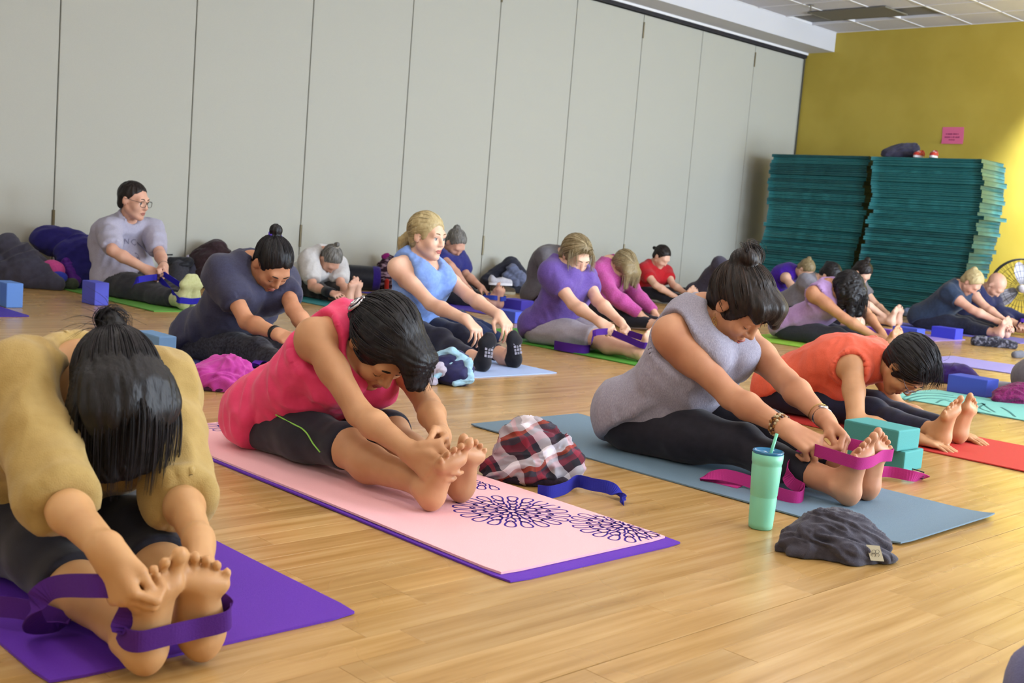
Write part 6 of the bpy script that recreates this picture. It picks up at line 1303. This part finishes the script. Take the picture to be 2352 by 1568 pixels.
# along the partition
greyc = cloth('charcoal_fleece', '3a3947', '444353', vscale=25); indj = cloth('indigo_fleece', '2a2676', '231f66', vscale=20)
soft('charcoal_coat', (75, 662), 'charcoal fleece coat slumped against the partition at the far left', 'coat', [('coat', [('c', (-0.22, 0.10, 0.28), (-0.05, 0.06, 0.14), 0.09, 0.12), ('c', (-0.05, 0.06, 0.12), (0.16, 0.0, 0.05), 0.12, 0.05), ('c', (-0.25, 0.08, 0.12), (0.0, 0.02, 0.07), 0.12, 0.08)], greyc, dict(amp=0.020, f=9, seed=2.7, vox=0.009))])
soft('indigo_jacket', (165, 655), 'indigo hooded jacket propped against the partition beside the man', 'jacket', [('jacket', [('c', (0.10, 0.14, 0.26), (0.12, 0.10, 0.08), 0.13, 0.14), ('e', (-0.12, 0.12, 0.33), (0.15, 0.09, 0.11)), ('c', (-0.02, 0.14, 0.38), (0.08, 0.14, 0.36), 0.06, 0.05), ('c', (0.02, 0.08, 0.25), (0.06, 0.04, 0.06), 0.09, 0.07)], indj, dict(amp=0.016, f=8, seed=6.1, vox=0.009))])
soft('pink_pouch', (112, 664), 'bright pink and blue pouch between the charcoal coat and indigo jacket', 'pouch', [('pouch', [('e', (0.0, 0.06, 0.14), (0.09, 0.05, 0.07))], cloth('bright_pink', 'd2559c', 'c84a92'), dict(amp=0.003, f=10, seed=1, vox=0.008)), ('flap', [('e', (0.05, 0.03, 0.09), (0.07, 0.04, 0.045))], cloth('bright_blue', '3440b4', '2d38a8'), dict(amp=0.003, f=10, seed=2, vox=0.008))])
soft('violet_bag', (150, 662), 'shiny violet bag under the indigo hood', 'bag', [('bag', [('c', (-0.02, 0.05, 0.19), (0.06, 0.02, 0.06), 0.04, 0.05)], cloth('violet_shiny', '4a1480', '5a1c94', rough=0.35), dict(amp=0.008, f=20, seed=5, vox=0.008))])
soft('shoe', (146, 664), 'dark green shoe beside the charcoal coat', 'shoe', [('shoe', [('c', (-0.05, 0.0, 0.04), (0.07, -0.01, 0.045), 0.035, 0.042)], cloth('dark_green_suede', '3c4438', '464e42'), dict(amp=0.003, f=20, seed=4, vox=0.008))])
bagm = cloth('black_nylon', '17171b', '202026', rough=0.5)
tb = soft('tote_bag', (432, 652), 'black drawstring tote bag against the partition behind the man\'s feet', 'bag', [('body', [('c', (0.0, 0.07, 0.06), (0.0, 0.08, 0.15), 0.085, 0.08)], cloth('dark_grey_canvas', '323137', '3a393f'), dict(amp=0.006, f=14, seed=3, vox=0.009)), ('cuff', [('c', (-0.07, 0.07, 0.20), (0.08, 0.08, 0.21), 0.032, 0.034), ('e', (0.0, 0.07, 0.18), (0.09, 0.06, 0.03))], bagm, dict(amp=0.006, f=22, seed=4, vox=0.008))])
h = MB(); h.tube([GU*x+GV*0.05+Vector((0, 0, z)) for x, z in ((-0.095, 0.15), (-0.115, 0.2), (-0.10, 0.25), (-0.05, 0.255))], 0.007, 6); h.build('handle', bagm, tb, smooth=True)
soft('slate_jacket', (470, 652), 'slate grey jacket beside the black tote bag', 'jacket', [('jacket', [('c', (0.0, 0.06, 0.20), (0.03, 0.04, 0.06), 0.06, 0.09)], cloth('slate_jacket', '3f404e', '484958'), dict(amp=0.010, f=14, seed=4.4, vox=0.009)), ('collar', [('c', (-0.05, 0.04, 0.24), (0.0, 0.03, 0.17), 0.02, 0.02)], offw, dict(amp=0.002, f=14, seed=4.4, vox=0.008))])
soft('fur_coat', (512, 652), 'dark brown fleecy coat heaped against the partition behind the navy T-shirt woman', 'coat', [('coat', [('c', (-0.09, 0.10, 0.22), (0.04, 0.12, 0.31), 0.09, 0.09), ('c', (0.0, 0.08, 0.06), (0.0, 0.1, 0.2), 0.13, 0.13), ('c', (0.10, 0.12, 0.30), (0.16, 0.1, 0.22), 0.05, 0.07)], cloth('brown_fleece', '2a1a1c', '37242a', vscale=50, bump=0.8, bscale=150), dict(amp=0.010, f=16, seed=5.4, vox=0.009))])
def bolster():
    c = Vector((6.36, 8.58, 0.0)); o = empty('bolster_bag', tuple(c), 'black cylindrical mat bag with a purple end standing by the partition', 'bag')
    ax = (Vector((1.0, -0.55, 0))).normalized(); w = Vector((0, 0, 1)).cross(ax); n = 24
    def ring(d, r): return [ax*d+(w*math.cos(2*math.pi*k/n)+Vector((0, 0, 1))*math.sin(2*math.pi*k/n))*r+Vector((0, 0, 0.115)) for k in range(n)]
    mb = MB(); prof = [(-0.22, 0.02), (-0.22, 0.10), (-0.20, 0.112), (0.13, 0.112)]; V = [v for d, r in prof for v in ring(d, r)]; F = [(i*n+k, i*n+(k+1) % n, (i+1)*n+(k+1) % n, (i+1)*n+k) for i in range(len(prof)-1) for k in range(n)]; mb.add(V, F); mb.build('body', cloth('black_quilt', '15161e', '1f2029', rough=0.4), o, smooth=True)
    mb = MB(); prof = [(0.13, 0.113), (0.18, 0.113), (0.20, 0.105), (0.20, 0.09), (0.185, 0.0)]; V = [v for d, r in prof for v in ring(d, r)]; F = [(i*n+k, i*n+(k+1) % n, (i+1)*n+(k+1) % n, (i+1)*n+k) for i in range(len(prof)-1) for k in range(n)]; mb.add(V, F); mb.build('end_cap', cloth('purple_binding', '2c1a72', '34207e'), o, smooth=True)
bolster()
soft('striped_bag', (884, 664), 'plum and white striped bag piled against the partition behind the blonde woman', 'bag', [('bag', [('c', (-0.01, 0.05, 0.06), (0.0, 0.06, 0.20), 0.085, 0.08), ('c', (0.0, 0.06, 0.22), (0.03, 0.06, 0.29), 0.07, 0.04), ('e', (-0.09, 0.02, 0.03), (0.08, 0.05, 0.04))], mat('cloth_plum_stripes', '2a1020', 0.8, color2='a88a9a', vscale=22, stretch=(0.5, 0.5, 1.6), vlow=0.52, vhigh=0.6), dict(amp=0.012, f=20, seed=6.4, vox=0.008)), ('red_patch', [('c', (0.03, -0.045, 0.02), (0.03, -0.045, 0.09), 0.022, 0.022)], cloth('red_patch', 'b02a20'), dict(amp=0.001, f=10, seed=1, vox=0.008)), ('ribbon', [('c', (-0.02, 0.02, 0.31), (0.01, 0.02, 0.33), 0.022, 0.018)], cloth('magenta_ribbon', '8a1a6a'), dict(amp=0.006, f=30, seed=1, vox=0.007))])
soft('slate_coat', (1165, 670), 'dark slate coat with a grey-blue lining heaped by the partition', 'coat', [('coat', [('c', (-0.20, 0.10, 0.10), (0.02, 0.12, 0.30), 0.08, 0.06), ('c', (0.02, 0.12, 0.28), (0.18, 0.10, 0.12), 0.08, 0.08), ('c', (-0.15, 0.08, 0.06), (0.15, 0.06, 0.07), 0.08, 0.08)], cloth('dark_slate', '22232f', '2a2b38'), dict(amp=0.012, f=10, seed=7.4, vox=0.009)), ('lining', [('c', (0.03, 0.02, 0.24), (0.15, 0.0, 0.14), 0.055, 0.06), ('c', (-0.02, 0.0, 0.18), (0.08, -0.03, 0.12), 0.04, 0.04)], cloth('grey_blue_lining', '5a6078', '646a84'), dict(amp=0.012, f=16, seed=8.4, vox=0.008))])
def sneaker(name, at, yaw, label, up, sole, size=0.27, category='sneaker', lace='d0ccd2'):
    "low shoe: sole slab, upper with an opening, lace bars"
    o = empty(name, at, label, category, 'shoes left by the walls', rotz=yaw); L = size
    S = SDF(); S.cap((-0.32*L, 0, 0.045), (0.0, 0, 0.04), 0.040, 0.042, k=0.02).cap((0, 0, 0.04), (0.36*L, 0, 0.032), 0.043, 0.034, k=0.02).cap((-0.34*L, 0, 0.06), (-0.34*L, 0, 0.075), 0.034, 0.03, k=0.02)
    S.ell((-0.14*L, 0, 0.105), (0.22*L, 0.030, 0.055), k=0.01, neg=True); S.plane((0, 0, 0.022), (0, 0, -1))
    lo, hi = S.bounds(); g = Grid(lo, hi, 0.006); link('upper', sdf_mesh('upper', S.field(g), g, (0, 0, 0)), up, o)
    mb = MB(); n = 20; R = [(0.5*L*math.cos(a)*(1.0 if math.cos(a) > 0 else 0.94), (0.045+0.004*math.cos(a))*math.sin(a)) for a in [2*math.pi*k/n for k in range(n)]]
    V = [(x, y, z) for z in (0.001, 0.026) for x, y in R]; mb.add(V, [(k, (k+1) % n, n+(k+1) % n, n+k) for k in range(n)]+[tuple(range(n))[::-1], tuple(range(n, 2*n))]); mb.build('sole', sole, o, smooth=False)
    mb = MB()
    for i in range(4): x = 0.05*L+i*0.055*L; mb.tube([(x, -0.028, 0.070-i*0.003), (x+0.004, 0, 0.083-i*0.004), (x, 0.028, 0.070-i*0.003)], 0.004, 6)
    mb.build('laces', mat('lace_'+lace, lace, 0.8), o, smooth=True)
    return o
c = ground_px(1135, 672); wsole = mat('white_rubber', 'cfcdd2', 0.6)
sneaker('sneaker', (c.x-0.02, c.y-0.10, 0.086), math.radians(-20), 'white canvas sneaker resting on brown boots by the slate coat', cloth('white_canvas', 'b9b7bf', 'adabb4'), wsole)
bc = cloth('brown_leather', '3a3020', '46392a', rough=0.6)
sneaker('boot', (c.x+0.02, c.y-0.10, 0.0), math.radians(-25), 'brown suede boot under the white sneaker', bc, mat('boot_sole', '8d8470', 0.7), 0.28, 'boot', '5a4c38')
c2 = ground_px(1195, 672); sneaker('boot', (c2.x+0.02, c2.y-0.08, 0.0), math.radians(-70), 'dark brown boot beside the slate coat lining', bc, mat('boot_sole', '8d8470', 0.7), 0.27, 'boot', '5a4c38')
zt = 1.808
soft('jacket', None, 'dark grey jacket on top of the right green mat stack', 'jacket', [('jacket', [('c', (-0.18, 0.0, 0.04), (-0.02, 0.0, 0.10), 0.045, 0.06), ('c', (-0.02, 0.0, 0.09), (0.14, 0.0, 0.12), 0.065, 0.06), ('c', (-0.16, -0.03, 0.04), (0.14, -0.03, 0.04), 0.045, 0.05)], cloth('dusk_grey', '38364a', '2c2a38', vscale=14), dict(amp=0.014, f=16, seed=9.1, vox=0.009))], at=(12.60, 6.66, zt))
redc = cloth('red_mesh', 'a82a20', 'b8362a', rough=0.5)
sneaker('sneaker', (12.58, 6.43, zt+0.002), math.radians(190), 'red running shoe with white sole on the right green stack, nearer the jacket', redc, wsole, 0.27)
sneaker('sneaker', (12.56, 6.24, zt+0.002), math.radians(200), 'red running shoe with white sole on the right green stack, farther from the jacket', redc, wsole, 0.27)
soft('water_bag', (2098, 729), 'pale blue drawstring bag on the floor before the green stack', 'bag', [('bag', [('e', (0, 0.05, 0.05), (0.11, 0.07, 0.06)), ('e', (0.02, 0.05, 0.10), (0.05, 0.05, 0.04))], cloth('pale_blue_mesh', '6d7fa8', '8c9cc0', vscale=40), dict(amp=0.008, f=20, seed=3.2, vox=0.009))])
# ---------------------------------------------------------------- straps
def webbing(c, c2=None): return mat('strap_'+c, c, rough=0.8, spec=0.2, color2=c2 or c, vscale=900, bump=0.5, bscale=900)
def strap(label, mats, runs, width=0.038, at=None):
    "one strap; runs are lists of (point, width direction) already smooth"
    p0 = Vector(runs[0][0][0]) if at is None else Vector(at); o = None; mb = MB()
    for r in runs: mb.ribbon([(Vector(p)-p0, w) for p, w in r], width)
    return mb.build('yoga_strap', mats, loc=tuple(p0), label=label, category='yoga strap', group='webbing yoga straps')
def run(pts, n=8):
    P_ = smooth_path([p for p, _ in pts], n); W_ = smooth_path([w for _, w in pts], n); return list(zip(P_, W_))
def around_feet(o, u, hR, hL, lift=0.0):
    "hand R, around the soles of both feet, hand L"
    s = o['s']; k = np.array([0, 0, o['sp'].get('lift', 0.0062)]); pts = []
    OR, tR, nR, mR = o['frames']['footR']; OL, tL, nL, mL = o['frames']['footL']
    F = lambda O, t, n, m, uu, v, w: O+(t*uu+n*v+m*w)*s+k
    pts.append((hR, tR)); a = F(OR, tR, nR, mR, u, -0.03, -0.050); pts.append((tuple(0.45*np.array(hR)+0.55*a), tR)); pts.append((a, tR)); pts.append((F(OR, tR, nR, mR, u, 0.004, -0.036), tR)); pts.append((F(OR, tR, nR, mR, u, 0.007, 0.02), tR))
    pts.append((F(OL, tL, nL, mL, u, 0.007, 0.02), tL)); pts.append((F(OL, tL, nL, mL, u, 0.004, -0.036), tL)); b = F(OL, tL, nL, mL, u, -0.03, -0.050); pts.append((b, tL)); pts.append((tuple(0.45*np.array(hL)+0.55*b), tL)); pts.append((hL, tL))
    return [(tuple(p), tuple(w)) for p, w in pts]
def palm(o, sd, d=0.075, n=0.028):
    W, f, pn = o['frames']['hand'+sd]; return tuple(W+(f*d+pn*n)*o['s']+np.array([0, 0, o['sp'].get('lift', 0.0062)]))
def gp(x, y, z): return tuple(ground_px(x, y, z))
vert = (0, 0, 1)
# mustard cardigan woman: purple
o = P['tan']; purp = webbing('4a1f78', '522684')
strap('purple strap looped around the mustard cardigan woman\'s feet', purp, [run(around_feet(o, 0.085, palm(o, 'R'), palm(o, 'L'))),
    run([(palm(o, 'R'), (0, 0, 1)), (gp(215, 1345, 0.17), (0.1, 0, 1)), (gp(120, 1350, 0.13), (0, 0, 1)), (gp(75, 1395, 0.09), (0.3, -0.2, 1)), (gp(85, 1440, 0.03), (0.5, -0.5, 0.6)), (gp(150, 1430, 0.03), (0.4, -0.5, 0.5)), (gp(60, 1400, 0.05), (0, 0, 1)), (gp(-30, 1390, 0.05), (0, 0, 1))])], 0.038)
# pink tank top woman: blue strap beside the plaid shirt
bl = webbing('2f32a0', '282b94')
strap('royal blue strap trailing from under the plaid shirt', bl, [run([(gp(1235, 1128, 0.018), vert), (gp(1265, 1130, 0.020), vert), (gp(1300, 1120, 0.022), vert), (gp(1325, 1105, 0.026), (0, 0, 1)), (gp(1360, 1112, 0.030), (0.3, -0.3, 0.9)), (gp(1400, 1120, 0.028), (0.6, -0.6, 0.5)), (gp(1425, 1138, 0.012), (0.7, 0.7, 0.1)), (gp(1432, 1158, 0.004), (0.7, 0.7, 0))])])
# grey tank top woman: pink strap with a buckle
o = P['graytank']; pk = webbing('b83484', 'ae2e7a')
st = strap('pink strap pulled around the grey tank top woman\'s feet', pk, [run(around_feet(o, 0.150, palm(o, 'R'), palm(o, 'L'))),
    run([(palm(o, 'R'), vert), (gp(1835, 1045, 0.11), (0.2, 0, 1)), (gp(1808, 1075, 0.085), (0.1, 0, 1)), (gp(1815, 1105, 0.05), (0, 0, 1)), (gp(1845, 1125, 0.026), (0, 0, 1)), (gp(1835, 1143, 0.022), (0, 0, 1)), (gp(1780, 1130, 0.026), (0, 0, 1)), (gp(1720, 1105, 0.03), (0.2, -0.2, 1)), (gp(1660, 1090, 0.035), (0.5, -0.5, 0.7)), (gp(1617, 1096, 0.015), (0.7, -0.3, 0.4)), (gp(1650, 1106, 0.008), (0.7, -0.7, 0.1)), (gp(1700, 1118, 0.008), (0.7, -0.7, 0.1))]),
    run([(palm(o, 'L'), vert), (gp(1925, 1045, 0.10), vert), (gp(1950, 1075, 0.06), vert), (gp(1990, 1085, 0.03), vert), (gp(2040, 1083, 0.028), vert), (gp(2095, 1093, 0.024), (0.2, -0.3, 1)), (gp(2125, 1098, 0.008), (0.5, -0.5, 0.2))])])
bk = MB(); c = Vector(gp(2108, 1088, 0.026)); a = Vector((0.45, -0.6, -0.15)).normalized(); b_ = Vector((0, 0, 1))
bk.tube([c+a*(0.02*i)+b_*(0.012*j)-st.location for i, j in ((-1, -1), (1, -1), (1, 1), (-1, 1))], 0.0025, 6, closed=True); bk.build('buckle', mat('black_buckle', '111114', 0.35), st)
# man: blue strap
o = P['man']; strap('ultramarine strap pulled around the man\'s cream socks', webbing('2f2bb0', '2824a4'), [run(around_feet(o, 0.055, palm(o, 'R'), palm(o, 'L'))), run([(palm(o, 'R'), vert), (gp(330, 640, 0.22), vert), (gp(312, 645, 0.21), (0.3, 0, 1)), (gp(306, 655, 0.17), (0.5, 0, 0.8))])], 0.04)
# royal blue T-shirt woman
o = P['bluetee']; strap('blue strap pulled around the royal blue T-shirt woman\'s feet', webbing('3c52b8', '354aae'), [run(around_feet(o, 0.09, palm(o, 'R'), palm(o, 'L')))])
# violet T-shirt woman
o = P['purpletee']; vs_ = webbing('4a2088', '421a7c'); strap('purple strap held tight by the violet T-shirt woman', vs_, [run(around_feet(o, 0.10, palm(o, 'R'), palm(o, 'L'))), run([(palm(o, 'R'), vert), (gp(1365, 765, 0.17), (0.3, 0, 1)), (gp(1360, 785, 0.09), (0.5, 0.1, 0.8)), (gp(1352, 800, 0.012), (0.6, 0.2, 0.5))])])
strap('coil of wide purple strap on the grass green mat', vs_, [run([(gp(1273, 792, 0.035), vert), (gp(1300, 797, 0.035), vert), (gp(1340, 803, 0.03), vert), (gp(1355, 800, 0.03), vert), (gp(1350, 785, 0.05), (0.2, 0, 1)), (gp(1330, 788, 0.035), vert), (gp(1300, 788, 0.04), vert), (gp(1280, 786, 0.04), vert)])], 0.055)
# navy T-shirt woman
strap('violet strap standing in a loop behind the magenta sweater', webbing('5a26a8', '52209c'), [run([(gp(430, 850, 0.02), vert), (gp(480, 838, 0.03), vert), (gp(560, 850, 0.03), vert), (gp(578, 846, 0.03), (0.6, 0.2, 0.6)), (gp(585, 838, 0.08), (0.7, -0.5, 0.2)), (gp(597, 828, 0.09), (0.7, -0.7, 0)), (gp(612, 838, 0.05), (0.7, -0.7, 0.1)), (gp(620, 856, 0.01), (0.7, -0.7, 0.1))])])
o = P['bald']; strap('dark purple strap in the bald man\'s hands', webbing('3a1a78'), [run([(palm(o, 'R'), vert), (gp(2345, 735, 0.16), vert), (gp(2375, 745, 0.12), vert), (palm(o, 'L'), vert)])])
